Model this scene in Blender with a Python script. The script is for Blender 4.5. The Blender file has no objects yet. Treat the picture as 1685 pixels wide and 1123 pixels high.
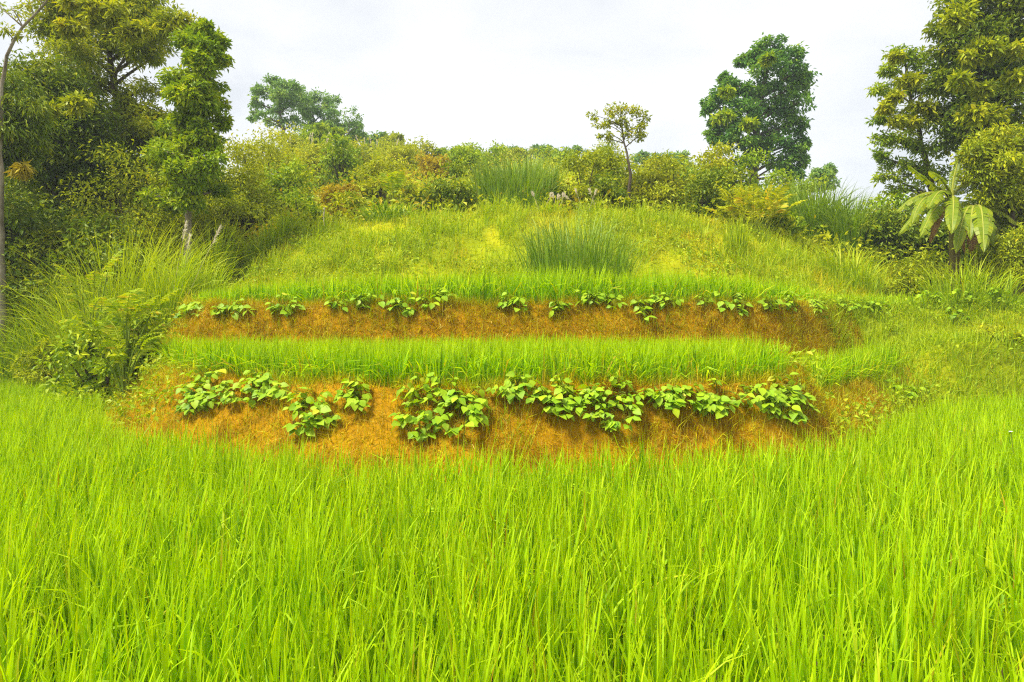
import bpy, math
import numpy as np

# ------------------------------------------------------------------ camera, sky, sun, exposure
S = bpy.context.scene
COL = S.collection
F = 1123.3            # focal length in photo pixels (24 mm on a 36 mm wide sensor, 1685 px)
CAMZ = 1.55
HOR = 540.0

cam_d = bpy.data.cameras.new('camera')
cam_d.lens = 24.0
cam_d.sensor_width = 36.0
cam_d.shift_y = -21.5 / 1685.0
cam_d.clip_start = 0.05
cam_d.clip_end = 3000.0
cam = bpy.data.objects.new('camera', cam_d)
COL.objects.link(cam)
cam.location = (0, 0, CAMZ)
cam.rotation_euler = (math.radians(90), 0, 0)
S.camera = cam

SUN_EL, SUN_AZ = 60.0, -118.0     # azimuth measured from +Y (view direction) towards +X
W = bpy.data.worlds.new('World')
S.world = W
W.use_nodes = True
nt = W.node_tree
nt.nodes.clear()
wo = nt.nodes.new('ShaderNodeOutputWorld')
bg = nt.nodes.new('ShaderNodeBackground')
bg.inputs['Strength'].default_value = 0.1
sky = nt.nodes.new('ShaderNodeTexSky')
sky.sky_type = 'NISHITA'
sky.sun_disc = False
sky.sun_elevation = math.radians(SUN_EL)
sky.sun_rotation = math.radians(SUN_AZ)
tc = nt.nodes.new('ShaderNodeTexCoord')
mp = nt.nodes.new('ShaderNodeMapping')
mp.inputs['Scale'].default_value = (1.0, 1.0, 2.4)
n1 = nt.nodes.new('ShaderNodeTexNoise')
n1.inputs['Scale'].default_value = 2.3
n1.inputs['Detail'].default_value = 9
n1.inputs['Roughness'].default_value = 0.52
n1.inputs['Distortion'].default_value = 0.35
cr = nt.nodes.new('ShaderNodeValToRGB')
e = cr.color_ramp.elements
e[0].position = 0.38
e[0].color = (1.40, 1.44, 1.48, 1)
e[1].position = 0.58
e[1].color = (1.86, 1.86, 1.85, 1)
mid = cr.color_ramp.elements.new(0.47)
mid.color = (1.66, 1.68, 1.70, 1)
mx = nt.nodes.new('ShaderNodeMixRGB')
mx.inputs['Fac'].default_value = 0.955      # nearly closed cloud cover
nt.links.new(tc.outputs['Generated'], mp.inputs['Vector'])
nt.links.new(mp.outputs['Vector'], n1.inputs['Vector'])
nt.links.new(n1.outputs['Fac'], cr.inputs['Fac'])
nt.links.new(sky.outputs['Color'], mx.inputs['Color1'])
nt.links.new(cr.outputs['Color'], mx.inputs['Color2'])
nt.links.new(mx.outputs['Color'], bg.inputs['Color'])
nt.links.new(bg.outputs['Background'], wo.inputs['Surface'])

sun_d = bpy.data.lights.new('sun', 'SUN')
sun_d.energy = 1.5
sun_d.angle = math.radians(15)
sun_d.color = (1.0, 0.95, 0.86)
sun = bpy.data.objects.new('sun', sun_d)
COL.objects.link(sun)
sun.location = (-10, 8, 30)
sun.rotation_euler = (math.radians(90 - SUN_EL), 0, math.radians(180 - SUN_AZ))

vs = S.view_settings
vs.view_transform = 'Standard'
vs.look = 'None'
vs.exposure = 2.5
vs.gamma = 1.0
vs.use_curve_mapping = False
S.render.engine = 'CYCLES'
S.cycles.use_denoising = False
S.cycles.filter_width = 1.2
S.cycles.max_bounces = 8
S.cycles.diffuse_bounces = 3
S.cycles.transmission_bounces = 5
S.cycles.volume_bounces = 0
S.cycles.use_adaptive_sampling = True

# ------------------------------------------------------------------ helpers
R = np.random.default_rng(7)


def at(px, py, Y):
    """photo pixel + distance -> world point"""
    return np.array([(px - 842.5) / F * Y, Y, CAMZ + (HOR - py) / F * Y])


def sm(t):
    t = np.clip(t, 0, 1)
    return t * t * (3 - 2 * t)


def _hash(ix, iy, seed):
    h = (ix * 374761393 + iy * 668265263 + seed * 1442695041) & 0x7fffffff
    h = ((h ^ (h >> 13)) * 1274126177) & 0x7fffffff
    return ((h ^ (h >> 16)) & 0xffff) / 65535.0


def vn(x, y, seed=0):
    x = np.asarray(x, float)
    y = np.asarray(y, float)
    ix = np.floor(x).astype(np.int64)
    iy = np.floor(y).astype(np.int64)
    fx = sm(x - ix)
    fy = sm(y - iy)
    a = _hash(ix, iy, seed)
    b = _hash(ix + 1, iy, seed)
    c = _hash(ix, iy + 1, seed)
    d = _hash(ix + 1, iy + 1, seed)
    return (a * (1 - fx) + b * fx) * (1 - fy) + (c * (1 - fx) + d * fx) * fy


def fbm(x, y, seed=0, o=4):
    s = 0
    a = 0.5
    for k in range(o):
        s = s + a * vn(x * 2 ** k, y * 2 ** k, seed + k)
        a *= 0.5
    return s / (1 - 0.5 ** o)


def mesh_np(name, verts, faces, mats, fattr=None, vattr=None, smooth=False, midx=None):
    """one mesh from numpy arrays; faces (M,k) with one k"""
    verts = np.asarray(verts, np.float32).reshape(-1, 3)
    faces = np.asarray(faces, np.int32)
    M, k = faces.shape
    me = bpy.data.meshes.new(name)
    me.vertices.add(len(verts))
    me.vertices.foreach_set('co', verts.ravel())
    me.loops.add(M * k)
    me.loops.foreach_set('vertex_index', faces.ravel())
    me.polygons.add(M)
    me.polygons.foreach_set('loop_start', np.arange(M, dtype=np.int32) * k)
    if not isinstance(mats, (list, tuple)):
        mats = [mats]
    for m in mats:
        me.materials.append(m)
    if midx is not None:
        me.polygons.foreach_set('material_index', np.asarray(midx, np.int32))
    me.polygons.foreach_set('use_smooth', np.full(M, smooth, dtype=bool))
    if fattr is not None:
        a = me.attributes.new('rnd', 'FLOAT', 'FACE')
        a.data.foreach_set('value', np.asarray(fattr, np.float32))
    if vattr is not None:
        a = me.attributes.new('tip', 'FLOAT', 'POINT')
        a.data.foreach_set('value', np.asarray(vattr, np.float32))
    me.update(calc_edges=True)
    return me


def link(name, data, parent=None, loc=None, label=None, cat=None, group=None, kind=None):
    o = bpy.data.objects.new(name, data)
    COL.objects.link(o)
    if loc is not None:
        o.location = loc
    if parent is not None:
        o.parent = parent
    if label:
        o['label'] = label
    if cat:
        o['category'] = cat
    if group:
        o['group'] = group
    if kind:
        o['kind'] = kind
    return o


class Soup:
    """collects batches of equal-sided faces"""

    def __init__(self):
        self.v, self.f, self.r, self.t, self.n = [], [], [], [], 0

    def add(self, v, f, r, t=None):
        v = v.reshape(-1, 3)
        self.v.append(v)
        self.f.append(f + self.n)
        self.r.append(r)
        self.t.append(np.zeros(len(v)) if t is None else t.ravel())
        self.n += len(v)

    def mesh(self, name, mat, smooth=False):
        return mesh_np(name, np.concatenate(self.v), np.concatenate(self.f), mat,
                       np.concatenate(self.r), np.concatenate(self.t), smooth)


def blades(base, L, w, az, th0, kap, segs, rng, rnd, power=1.6, twist=0.5, profile=2.5):
    """arching grass blades -> verts, quads, face rnd, vertex tip"""
    N = len(base)
    s = np.linspace(0, 1, segs + 1)
    sm_ = (s[:-1] + s[1:]) / 2
    th = th0[:, None] + kap[:, None] * sm_[None, :] ** power
    ds = L[:, None] / segs
    rr = np.concatenate([np.zeros((N, 1)), np.cumsum(np.sin(th) * ds, 1)], 1)
    zz = np.concatenate([np.zeros((N, 1)), np.cumsum(np.cos(th) * ds, 1)], 1)
    ca, sa = np.cos(az), np.sin(az)
    c = np.stack([base[:, 0, None] + rr * ca[:, None], base[:, 1, None] + rr * sa[:, None],
                  base[:, 2, None] + zz], -1)
    tw = rng.normal(0, twist, N)[:, None] * (0.4 + s[None, :])
    side = np.stack([-sa[:, None] * np.cos(tw), ca[:, None] * np.cos(tw), np.sin(tw) + 0 * sa[:, None]], -1)
    prof = np.clip((0.55 + 1.2 * s) * (1 - s ** profile), 0.04, None)
    hw = (w[:, None] * 0.5 * prof[None, :])[..., None] * side
    v = np.stack([c - hw, c + hw], 2)            # N, segs+1, 2, 3
    k = np.arange(segs)
    q = np.stack([2 * k, 2 * k + 1, 2 * k + 3, 2 * k + 2], -1)
    f = (np.arange(N)[:, None, None] * (2 * (segs + 1)) + q[None]).reshape(-1, 4)
    t = np.broadcast_to(s[None, :, None], (N, segs + 1, 2))
    return v, f, np.repeat(rnd, segs), t


def unit(a):
    return a / np.maximum(np.linalg.norm(a, axis=-1, keepdims=True), 1e-9)


def leaves(pos, d, nrm, L, w, rnd, fold=0.25, wide=0.42):
    """folded pointed leaf: one bent quad"""
    d = unit(d)
    side = unit(np.cross(d, nrm))
    n = np.cross(side, d)
    L = L[:, None]
    w = w[:, None]
    b = pos
    tip = pos + d * L - n * L * 0.12
    l1 = pos + d * L * wide + side * w * 0.5 + n * w * fold
    r1 = pos + d * L * wide - side * w * 0.5 + n * w * fold
    v = np.stack([b, l1, tip, r1], 1)
    f = np.arange(len(pos) * 4).reshape(-1, 4)
    return v, f, rnd


def rand_dirs(n, rng):
    return unit(rng.normal(0, 1, (n, 3)))


def tube(pts, rad, sides=6):
    pts = np.asarray(pts, float)
    rad = np.asarray(rad, float)
    t = np.gradient(pts, axis=0)
    t = unit(t)
    ref = np.array([0.31, 0.95, 0.05])
    u = unit(np.cross(t, ref))
    v = np.cross(t, u)
    a = np.linspace(0, 2 * math.pi, sides, endpoint=False)
    ring = (np.cos(a)[None, :, None] * u[:, None] + np.sin(a)[None, :, None] * v[:, None]) * rad[:, None, None] + pts[:, None]
    n = len(pts)
    i = np.arange(n - 1)[:, None] * sides
    j = np.arange(sides)[None]
    j2 = (j + 1) % sides
    f = np.stack([i + j, i + j2, i + sides + j2, i + sides + j], -1).reshape(-1, 4)
    return ring.reshape(-1, 3), f


def bez(p0, p1, p2, n):
    t = np.linspace(0, 1, n)[:, None]
    return (1 - t) ** 2 * p0 + 2 * t * (1 - t) * p1 + t * t * p2


# ------------------------------------------------------------------ materials
def ramp(nodes, stops):
    r = nodes.new('ShaderNodeValToRGB')
    el = r.color_ramp.elements
    while len(el) > 1:
        el.remove(el[0])
    el[0].position = stops[0][0]
    el[0].color = (*stops[0][1], 1)
    for p, c in stops[1:]:
        x = el.new(p)
        x.color = (*c, 1)
    return r


def leaf_mat(name, stops, tipcol=None, tipfrom=0.7, trans=0.35, rough=0.5, spec=0.3, patch=None, pscale=0.5, pamt=0.5):
    m = bpy.data.materials.new(name)
    m.use_nodes = True
    t = m.node_tree
    N, K = t.nodes, t.links
    N.clear()
    out = N.new('ShaderNodeOutputMaterial')
    at_ = N.new('ShaderNodeAttribute')
    at_.attribute_name = 'rnd'
    cr_ = ramp(N, stops)
    K.new(at_.outputs['Fac'], cr_.inputs['Fac'])
    c = cr_.outputs['Color']
    if patch:
        g = N.new('ShaderNodeNewGeometry')
        nz = N.new('ShaderNodeTexNoise')
        nz.inputs['Scale'].default_value = pscale
        nz.inputs['Detail'].default_value = 4
        K.new(g.outputs['Position'], nz.inputs['Vector'])
        mr = N.new('ShaderNodeMapRange')
        mr.inputs['From Min'].default_value = 0.42
        mr.inputs['From Max'].default_value = 0.68
        mr.inputs['To Max'].default_value = pamt
        K.new(nz.outputs['Fac'], mr.inputs['Value'])
        mxx = N.new('ShaderNodeMixRGB')
        K.new(mr.outputs['Result'], mxx.inputs['Fac'])
        K.new(c, mxx.inputs['Color1'])
        mxx.inputs['Color2'].default_value = (*patch, 1)
        c = mxx.outputs['Color']
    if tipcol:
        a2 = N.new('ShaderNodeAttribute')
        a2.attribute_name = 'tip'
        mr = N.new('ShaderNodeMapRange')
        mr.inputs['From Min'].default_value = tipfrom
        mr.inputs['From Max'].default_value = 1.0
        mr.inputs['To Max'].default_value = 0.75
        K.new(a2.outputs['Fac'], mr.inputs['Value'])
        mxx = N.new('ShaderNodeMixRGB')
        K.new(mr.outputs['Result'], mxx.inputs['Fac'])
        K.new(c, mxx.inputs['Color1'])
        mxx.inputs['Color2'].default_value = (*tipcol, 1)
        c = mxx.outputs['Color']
    pb = N.new('ShaderNodeBsdfPrincipled')
    pb.inputs['Roughness'].default_value = rough
    pb.inputs['Specular IOR Level'].default_value = spec
    K.new(c, pb.inputs['Base Color'])
    tr = N.new('ShaderNodeBsdfTranslucent')
    hs = N.new('ShaderNodeHueSaturation')
    hs.inputs['Hue'].default_value = 0.492
    hs.inputs['Saturation'].default_value = 1.08
    hs.inputs['Value'].default_value = 1.25
    K.new(c, hs.inputs['Color'])
    K.new(hs.outputs['Color'], tr.inputs['Color'])
    ms = N.new('ShaderNodeMixShader')
    ms.inputs['Fac'].default_value = trans
    K.new(pb.outputs['BSDF'], ms.inputs[1])
    K.new(tr.outputs['BSDF'], ms.inputs[2])
    K.new(ms.outputs['Shader'], out.inputs['Surface'])
    return m


def solid_mat(name, stops, scale=6.0, detail=8, bump=0.4, rough=0.9, spec=0.15, stretch=(1, 1, 1), bdist=0.03):
    m = bpy.data.materials.new(name)
    m.use_nodes = True
    t = m.node_tree
    N, K = t.nodes, t.links
    pb = N['Principled BSDF']
    pb.inputs['Roughness'].default_value = rough
    pb.inputs['Specular IOR Level'].default_value = spec
    g = N.new('ShaderNodeTexCoord')
    mp_ = N.new('ShaderNodeMapping')
    mp_.inputs['Scale'].default_value = stretch
    K.new(g.outputs['Object'], mp_.inputs['Vector'])
    nz = N.new('ShaderNodeTexNoise')
    nz.inputs['Scale'].default_value = scale
    nz.inputs['Detail'].default_value = detail
    nz.inputs['Roughness'].default_value = 0.65
    K.new(mp_.outputs['Vector'], nz.inputs['Vector'])
    cr_ = ramp(N, stops)
    K.new(nz.outputs['Fac'], cr_.inputs['Fac'])
    K.new(cr_.outputs['Color'], pb.inputs['Base Color'])
    n2 = N.new('ShaderNodeTexNoise')
    n2.inputs['Scale'].default_value = scale * 5
    n2.inputs['Detail'].default_value = 6
    K.new(mp_.outputs['Vector'], n2.inputs['Vector'])
    b = N.new('ShaderNodeBump')
    b.inputs['Strength'].default_value = bump
    b.inputs['Distance'].default_value = bdist
    K.new(n2.outputs['Fac'], b.inputs['Height'])
    K.new(b.outputs['Normal'], pb.inputs['Normal'])
    return m


M = {}
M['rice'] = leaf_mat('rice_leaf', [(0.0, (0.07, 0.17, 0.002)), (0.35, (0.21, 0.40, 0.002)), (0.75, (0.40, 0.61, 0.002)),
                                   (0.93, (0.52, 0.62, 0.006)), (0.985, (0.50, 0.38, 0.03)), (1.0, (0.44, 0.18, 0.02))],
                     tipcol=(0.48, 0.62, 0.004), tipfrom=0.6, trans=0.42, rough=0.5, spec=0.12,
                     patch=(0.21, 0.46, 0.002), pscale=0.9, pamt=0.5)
M['straw'] = leaf_mat('cut_straw', [(0.0, (0.07, 0.035, 0.003)), (0.2, (0.36, 0.20, 0.005)), (0.45, (0.60, 0.40, 0.007)), (0.7, (0.72, 0.54, 0.009)),
                                    (0.88, (0.52, 0.50, 0.007)), (1.0, (0.88, 0.70, 0.20))],
                      trans=0.15, rough=0.8, spec=0.03, patch=(0.40, 0.38, 0.005), pscale=1.7, pamt=0.9)
M['slope'] = leaf_mat('slope_grass', [(0.0, (0.16, 0.18, 0.004)), (0.35, (0.43, 0.45, 0.004)), (0.8, (0.66, 0.61, 0.005)), (1.0, (0.66, 0.46, 0.010))],
                      tipcol=(0.52, 0.47, 0.02), tipfrom=0.5, trans=0.35, rough=0.6, spec=0.2,
                      patch=(0.29, 0.46, 0.005), pscale=0.75, pamt=1.0)
M['weed'] = leaf_mat('weed_leaf', [(0.0, (0.17, 0.28, 0.008)), (0.5, (0.32, 0.43, 0.01)), (0.85, (0.46, 0.50, 0.015)), (1.0, (0.52, 0.42, 0.04))],
                     trans=0.32, rough=0.5, spec=0.2)
M['tallgrass'] = leaf_mat('tall_grass_leaf', [(0.0, (0.13, 0.23, 0.004)), (0.5, (0.31, 0.45, 0.005)), (0.9, (0.47, 0.54, 0.008)), (1.0, (0.58, 0.47, 0.05))],
                          tipcol=(0.52, 0.55, 0.015), tipfrom=0.6, trans=0.38, rough=0.5, spec=0.15)
M['reed'] = leaf_mat('reed_leaf', [(0.0, (0.09, 0.20, 0.012)), (0.5, (0.20, 0.34, 0.018)), (0.9, (0.30, 0.42, 0.03)), (1.0, (0.42, 0.44, 0.12))],
                     tipcol=(0.26, 0.33, 0.05), tipfrom=0.6, trans=0.3, rough=0.5, spec=0.2)
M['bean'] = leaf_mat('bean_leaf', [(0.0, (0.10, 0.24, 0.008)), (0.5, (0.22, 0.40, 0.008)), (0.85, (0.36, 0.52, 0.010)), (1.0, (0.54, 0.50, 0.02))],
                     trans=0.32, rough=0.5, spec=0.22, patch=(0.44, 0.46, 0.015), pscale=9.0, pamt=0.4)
for nm, a, b, c, d in (
        ('yellow', (0.15, 0.20, 0.005), (0.34, 0.39, 0.006), (0.50, 0.50, 0.008), (0.60, 0.44, 0.010)),
        ('olive', (0.10, 0.15, 0.004), (0.28, 0.35, 0.005), (0.49, 0.51, 0.006), (0.60, 0.50, 0.010)),
        ('green', (0.075, 0.15, 0.005), (0.23, 0.35, 0.007), (0.44, 0.51, 0.008), (0.58, 0.54, 0.010)),
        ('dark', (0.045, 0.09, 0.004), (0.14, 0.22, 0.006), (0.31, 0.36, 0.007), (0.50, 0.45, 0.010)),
        ('blue', (0.045, 0.13, 0.028), (0.11, 0.25, 0.036), (0.23, 0.38, 0.030), (0.42, 0.50, 0.025)),
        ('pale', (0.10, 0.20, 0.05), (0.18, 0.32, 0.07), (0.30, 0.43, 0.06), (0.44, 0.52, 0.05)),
        ('orange', (0.20, 0.17, 0.006), (0.38, 0.31, 0.008), (0.52, 0.40, 0.010), (0.58, 0.34, 0.012))):
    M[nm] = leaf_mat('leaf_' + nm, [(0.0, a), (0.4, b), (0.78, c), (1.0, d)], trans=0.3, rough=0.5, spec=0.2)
M['bark'] = solid_mat('bark', [(0.3, (0.035, 0.025, 0.015)), (0.5, (0.09, 0.07, 0.045)), (0.7, (0.22, 0.19, 0.14))], scale=4, stretch=(1, 1, 0.25))
M['palebark'] = solid_mat('pale_bark', [(0.3, (0.10, 0.08, 0.05)), (0.5, (0.24, 0.20, 0.14)), (0.7, (0.40, 0.36, 0.28))], scale=5, stretch=(1, 1, 0.4))
M['stem'] = solid_mat('green_stem', [(0.3, (0.10, 0.17, 0.012)), (0.7, (0.22, 0.28, 0.03))], scale=9, bump=0.2)
M['mud'] = solid_mat('paddy_mud', [(0.3, (0.045, 0.035, 0.014)), (0.55, (0.10, 0.075, 0.025)), (0.75, (0.17, 0.12, 0.04))], scale=3, rough=0.55, spec=0.4)
M['soil'] = solid_mat('red_soil', [(0.28, (0.07, 0.036, 0.003)), (0.42, (0.19, 0.10, 0.004)), (0.55, (0.33, 0.17, 0.005)), (0.75, (0.26, 0.19, 0.005))],
                      scale=2.2, bump=0.9, spec=0.02)
M['turf'] = solid_mat('hill_turf', [(0.3, (0.11, 0.14, 0.005)), (0.5, (0.23, 0.27, 0.006)), (0.62, (0.31, 0.31, 0.007)), (0.75, (0.36, 0.26, 0.010))],
                      scale=0.7, bump=0.9, spec=0.02)
M['plume'] = leaf_mat('grass_plume', [(0.0, (0.62, 0.54, 0.40)), (1.0, (0.80, 0.74, 0.60))], trans=0.4, rough=0.8, spec=0.1)
M['stake'] = solid_mat('pale_wood', [(0.3, (0.45, 0.38, 0.30)), (0.7, (0.70, 0.64, 0.55))], scale=12, stretch=(1, 1, 0.2), bump=0.2)
M['petal'] = leaf_mat('white_petal', [(0.0, (0.75, 0.74, 0.78)), (1.0, (0.85, 0.84, 0.86))], trans=0.3)

# ------------------------------------------------------------------ terrain
_gx = np.linspace(-600, 600, 24001)


def curve(xs, ys, sig=6):
    v = np.interp(_gx, xs, ys)
    k = np.exp(-0.5 * (np.arange(-4 * sig, 4 * sig + 1) / sig) ** 2)
    k /= k.sum()
    vp = np.pad(v, 4 * sig, mode='edge')
    return np.convolve(vp, k, 'valid')


_c1 = curve([-13, -8.8, -7.2, -5.6, -4.4, -3.4, -2.2, -0.9, 0.28, 1.4, 2.5, 3.1, 3.7, 4.3, 5.0, 5.8, 6.8, 8.3, 13],
            [14.4, 13.8, 12.0, 9.2, 7.6, 6.95, 6.2, 5.85, 5.9, 6.1, 6.3, 6.7, 7.3, 8.0, 8.8, 9.7, 10.6, 11.2, 11.4])
_c2 = curve([-14, -7.5, -5.9, -5.0, -3, 0, 3, 4.6, 5.6, 6.6, 8, 14], [15.6, 13.9, 11.3, 10.2, 9.85, 9.75, 9.95, 10.35, 11.4, 12.6, 13.2, 13.4])
_c3 = curve([-14, -8, -6, -2, 2, 6, 9, 14], [16.4, 15.4, 13.7, 13.0, 12.9, 13.5, 15.0, 15.5])
_d1, _d2, _d3 = (np.gradient(c, _gx) for c in (_c1, _c2, _c3))
W1, W2, W3 = 0.80, 0.60, 3.6


def sd(x, y, c, d):
    cc = np.interp(x, _gx, c)
    dd = np.interp(x, _gx, d)
    return (y - cc) / np.sqrt(1 + dd * dd)


def D1(x, y):
    return sd(x, y, _c1, _d1) + 0.22 * (fbm(x * 1.3, y * 1.3, 3) - 0.5)


def D2(x, y):
    return sd(x, y, _c2, _d2) + 0.26 * (fbm(x * 1.1, y * 1.1, 13) - 0.5)


def D3(x, y):
    return sd(x, y, _c3, _d3)


def bankprof(t):
    t = np.clip(t, 0, 1)
    return 0.75 * t + 0.25 * sm(t)


def height(x, y):
    x = np.asarray(x, float)
    y = np.asarray(y, float)
    h1 = np.interp(x, [3.3, 3.9, 6.0, 7.4], [0.92, 0.64, 0.64, 1.25])
    d1 = D1(x, y)
    d2 = D2(x, y)
    d3 = D3(x, y)
    z = h1 * bankprof(d1 / W1)
    z = z + (1.87 - h1) * bankprof(d2 / W2)
    top = np.interp(x, [-12, -8, -5, -2.8, 0, 3.8, 6, 8.2, 10, 14], [3.1, 3.45, 3.9, 4.15, 4.22, 4.18, 4.0, 3.5, 3.05, 3.1])
    z = z + (top - 1.87) * (0.6 * np.clip(d3 / W3, 0, 1) + 0.4 * sm(d3 / W3))
    z = z + 0.20 * np.exp(-((x - 3.5) / 0.30) ** 2 - ((y - 8.3) / 0.75) ** 2)      # weedy lump between the two plots
    # low bund along each lip
    z = z + 0.05 * np.exp(-((d1 - W1 - 0.05) / 0.14) ** 2) + 0.05 * np.exp(-((d2 - W2 - 0.05) / 0.14) ** 2)
    hs = np.interp(x, [-30, -5, 3, 9, 20], [0.29, 0.295, 0.285, 0.24, 0.165])
    yy = np.clip(y - 17.0, 0, None)
    far = np.where(yy < 33, yy, 33 + (yy - 33) * 0.15)
    far = np.minimum(far, 60)
    z = z + hs * far * sm(yy / 5)
    rough = np.clip(d1 / W1, 0.0, 1.0) * (1 - sm((d1 - W1) / 0.3)) + np.clip(d2 / W2, 0, 1) * (1 - sm((d2 - W2) / 0.3)) + 1.5 * sm(d3 / 1.0)
    z = z + rough * (0.16 * (fbm(x * 3.1, y * 3.1, 21) - 0.5) + 0.07 * (vn(x * 9, y * 9, 23) - 0.5)) + sm(d3 / 1.2) * 0.35 * (fbm(x * 0.9, y * 0.9, 25) - 0.5) + 0.02 * (fbm(x * 6, y * 6, 31) - 0.5)
    z = z + sm((y - 18) / 8) * 0.9 * (fbm(x * 0.35, y * 0.35, 41) - 0.5)
    return z


def axis(lo, hi, step, far):
    core = np.arange(lo, hi + 1e-6, step)
    g = [step]
    while sum(g) < far:
        g.append(g[-1] * 1.22)
    ext = np.cumsum(g)
    return np.concatenate([lo - ext[::-1], core, hi + ext])


ax = axis(-12, 13, 0.12, 105)
ay = axis(3.0, 18.5, 0.12, 105)
gx, gy = np.meshgrid(ax, ay)
gz = height(gx, gy)
nx, ny = len(ax), len(ay)
ii = np.arange(ny - 1)[:, None] * nx + np.arange(nx - 1)[None]
gf = np.stack([ii, ii + 1, ii + nx + 1, ii + nx], -1).reshape(-1, 4)
cx_ = (gx[:-1, :-1] + gx[1:, 1:]).ravel() / 2
cy_ = (gy[:-1, :-1] + gy[1:, 1:]).ravel() / 2
d1c, d2c, d3c = D1(cx_, cy_), D2(cx_, cy_), D3(cx_, cy_)
mi = np.zeros(len(gf), int)
mi[(d1c > -0.05)] = 1
mi[(d1c > W1 + 0.25)] = 0
mi[(d2c > -0.05)] = 1
mi[(d2c > W2 + 0.25)] = 0
mi[(d3c > -0.1)] = 2
mi[(cx_ < -6.5) & (d1c > 0.1)] = 2
mi[(cx_ > 6.6) & (d1c > 0.1)] = 2
link('ground', mesh_np('ground', np.stack([gx, gy, gz], -1), gf, [M['mud'], M['soil'], M['turf']], smooth=True, midx=mi),
     kind='structure')


# ------------------------------------------------------------------ rice
def in_view(x, y, pad=1.2):
    return np.abs(x) < 0.78 * y + pad


def jgrid(x0, x1, y0, y1, step, rng, jit=0.35):
    a, b = np.meshgrid(np.arange(x0, x1, step), np.arange(y0, y1, step))
    a = a.ravel()
    b = b.ravel()
    return a + rng.uniform(-jit, jit, len(a)) * step, b + rng.uniform(-jit, jit, len(b)) * step


def rice_field(name, label, x, y, hfun, nb, segs, w, rng, spread=0.06, lean=0.16, edge=None):
    z = height(x, y)
    H = hfun(x, y) * rng.normal(1.0, 0.07, len(x))
    idx = np.repeat(np.arange(len(x)), nb)
    n = len(idx)
    a = rng.uniform(0, 2 * math.pi, n)
    r = spread * np.sqrt(rng.uniform(0, 1, n))
    b = np.stack([x[idx] + r * np.cos(a), y[idx] + r * np.sin(a), z[idx] - 0.02], -1)
    Lr = rng.beta(4, 1.6, n)
    L = H[idx] * (0.35 + 0.80 * Lr)
    az = a + rng.normal(0, 0.7, n)
    th0 = np.abs(rng.normal(0, lean, n))
    kap = np.abs(rng.normal(0.18, 0.28, n))
    arch = rng.uniform(0, 1, n) < 0.10
    kap = np.where(arch, rng.uniform(1.0, 2.2, n), kap)
    hill = rng.normal(0, 0.13, len(x))
    rnd = np.clip(rng.beta(1.3, 1.5, n) * 0.95 + hill[idx] * 0.6, 0, 0.93)
    yel = rng.uniform(0, 1, n)
    rnd = np.where(yel < 0.075, rng.uniform(0.92, 1.0, n), rnd)
    L = np.where(yel < 0.03, L * 0.75, L)
    ww = w * rng.uniform(0.6, 1.25, n)
    if edge is not None:      # blades flopping over the terrace lip
        ed = edge[idx] & (rng.uniform(0, 1, n) < 0.25)
        az = np.where(ed, rng.normal(-1.57, 0.9, n), az)
        th0 = np.where(ed, rng.uniform(0.1, 0.6, n), th0)
        kap = np.where(ed, rng.uniform(0.5, 2.0, n), kap)
        rnd = np.where(ed, np.clip(rnd + 0.15, 0, 0.99), rnd)
    s = Soup()
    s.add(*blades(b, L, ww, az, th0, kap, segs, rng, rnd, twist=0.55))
    return link(name, s.mesh(name, M['rice']), label=label, cat='rice', kind='stuff')


def thin(x, y, keep):
    return x[keep], y[keep]


# front paddy: dense near, lighter far
x, y = jgrid(-12.5, 12.5, 0.7, 15.0, 0.16, R, 0.46)
d1 = D1(x, y)
k = (d1 < 0.02) & in_view(x, y, 2.6)
x, y = x[k], y[k]
near = y < 3.6
hfront = lambda x, y: 0.56 + 0.07 * (fbm(x * 0.8, y * 0.8, 51) - 0.5)
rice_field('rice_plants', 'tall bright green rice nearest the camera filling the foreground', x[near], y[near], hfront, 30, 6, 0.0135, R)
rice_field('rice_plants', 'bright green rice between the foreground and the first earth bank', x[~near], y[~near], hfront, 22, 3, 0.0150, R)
# first terrace
x, y = jgrid(-6.5, 4.2, 6.0, 12.0, 0.12, R)
d1, d2 = D1(x, y), D2(x, y)
k = (d1 > W1 + 0.12) & (d2 < 0.05) & (x < 3.15 + 0.05 * (y - 8)) & (x > -5.35)
h = lambda x, y: 0.50 + 0.06 * (fbm(x * 0.9, y * 0.9, 61) - 0.5)
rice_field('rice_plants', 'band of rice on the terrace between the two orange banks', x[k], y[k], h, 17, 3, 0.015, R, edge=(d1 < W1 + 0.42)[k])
# small lower plot right of it
x, y = jgrid(3.3, 7.2, 7.0, 12.6, 0.12, R)
d1, d2 = D1(x, y), D2(x, y)
k = (d1 > W1 + 0.05) & (d2 < 0.0) & (x > 3.95 - 0.02 * (y - 8)) & (x < 6.4)
h = lambda x, y: 0.58 + 0.0 * x
rice_field('rice_plants', 'small separate plot of rice right of the orange mound end', x[k], y[k], h, 17, 3, 0.015, R, edge=(d1 < W1 + 0.42)[k])
# upper terrace
x, y = jgrid(-7.2, 12.5, 9.5, 15.2, 0.13, R)
d2, d3 = D2(x, y), D3(x, y)
k = (d2 > W2 + 0.15) & (d3 < 0.1) & (x > -5.7) & ((d2 < W2 + 1.1) | (R.uniform(0, 1, len(x)) < 0.5))
h = lambda x, y: np.interp(x, [-6, -4.5, -2, 1, 3, 5.5, 7, 12], [0.30, 0.42, 0.58, 0.68, 0.62, 0.46, 0.40, 0.38]) + 0.05 * (fbm(x, y, 71) - 0.5)
rice_field('rice_plants', 'topmost band of rice below the yellow grassy slope', x[k], y[k], h, 14, 3, 0.016, R, edge=(d2 < W2 + 0.4)[k])


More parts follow.
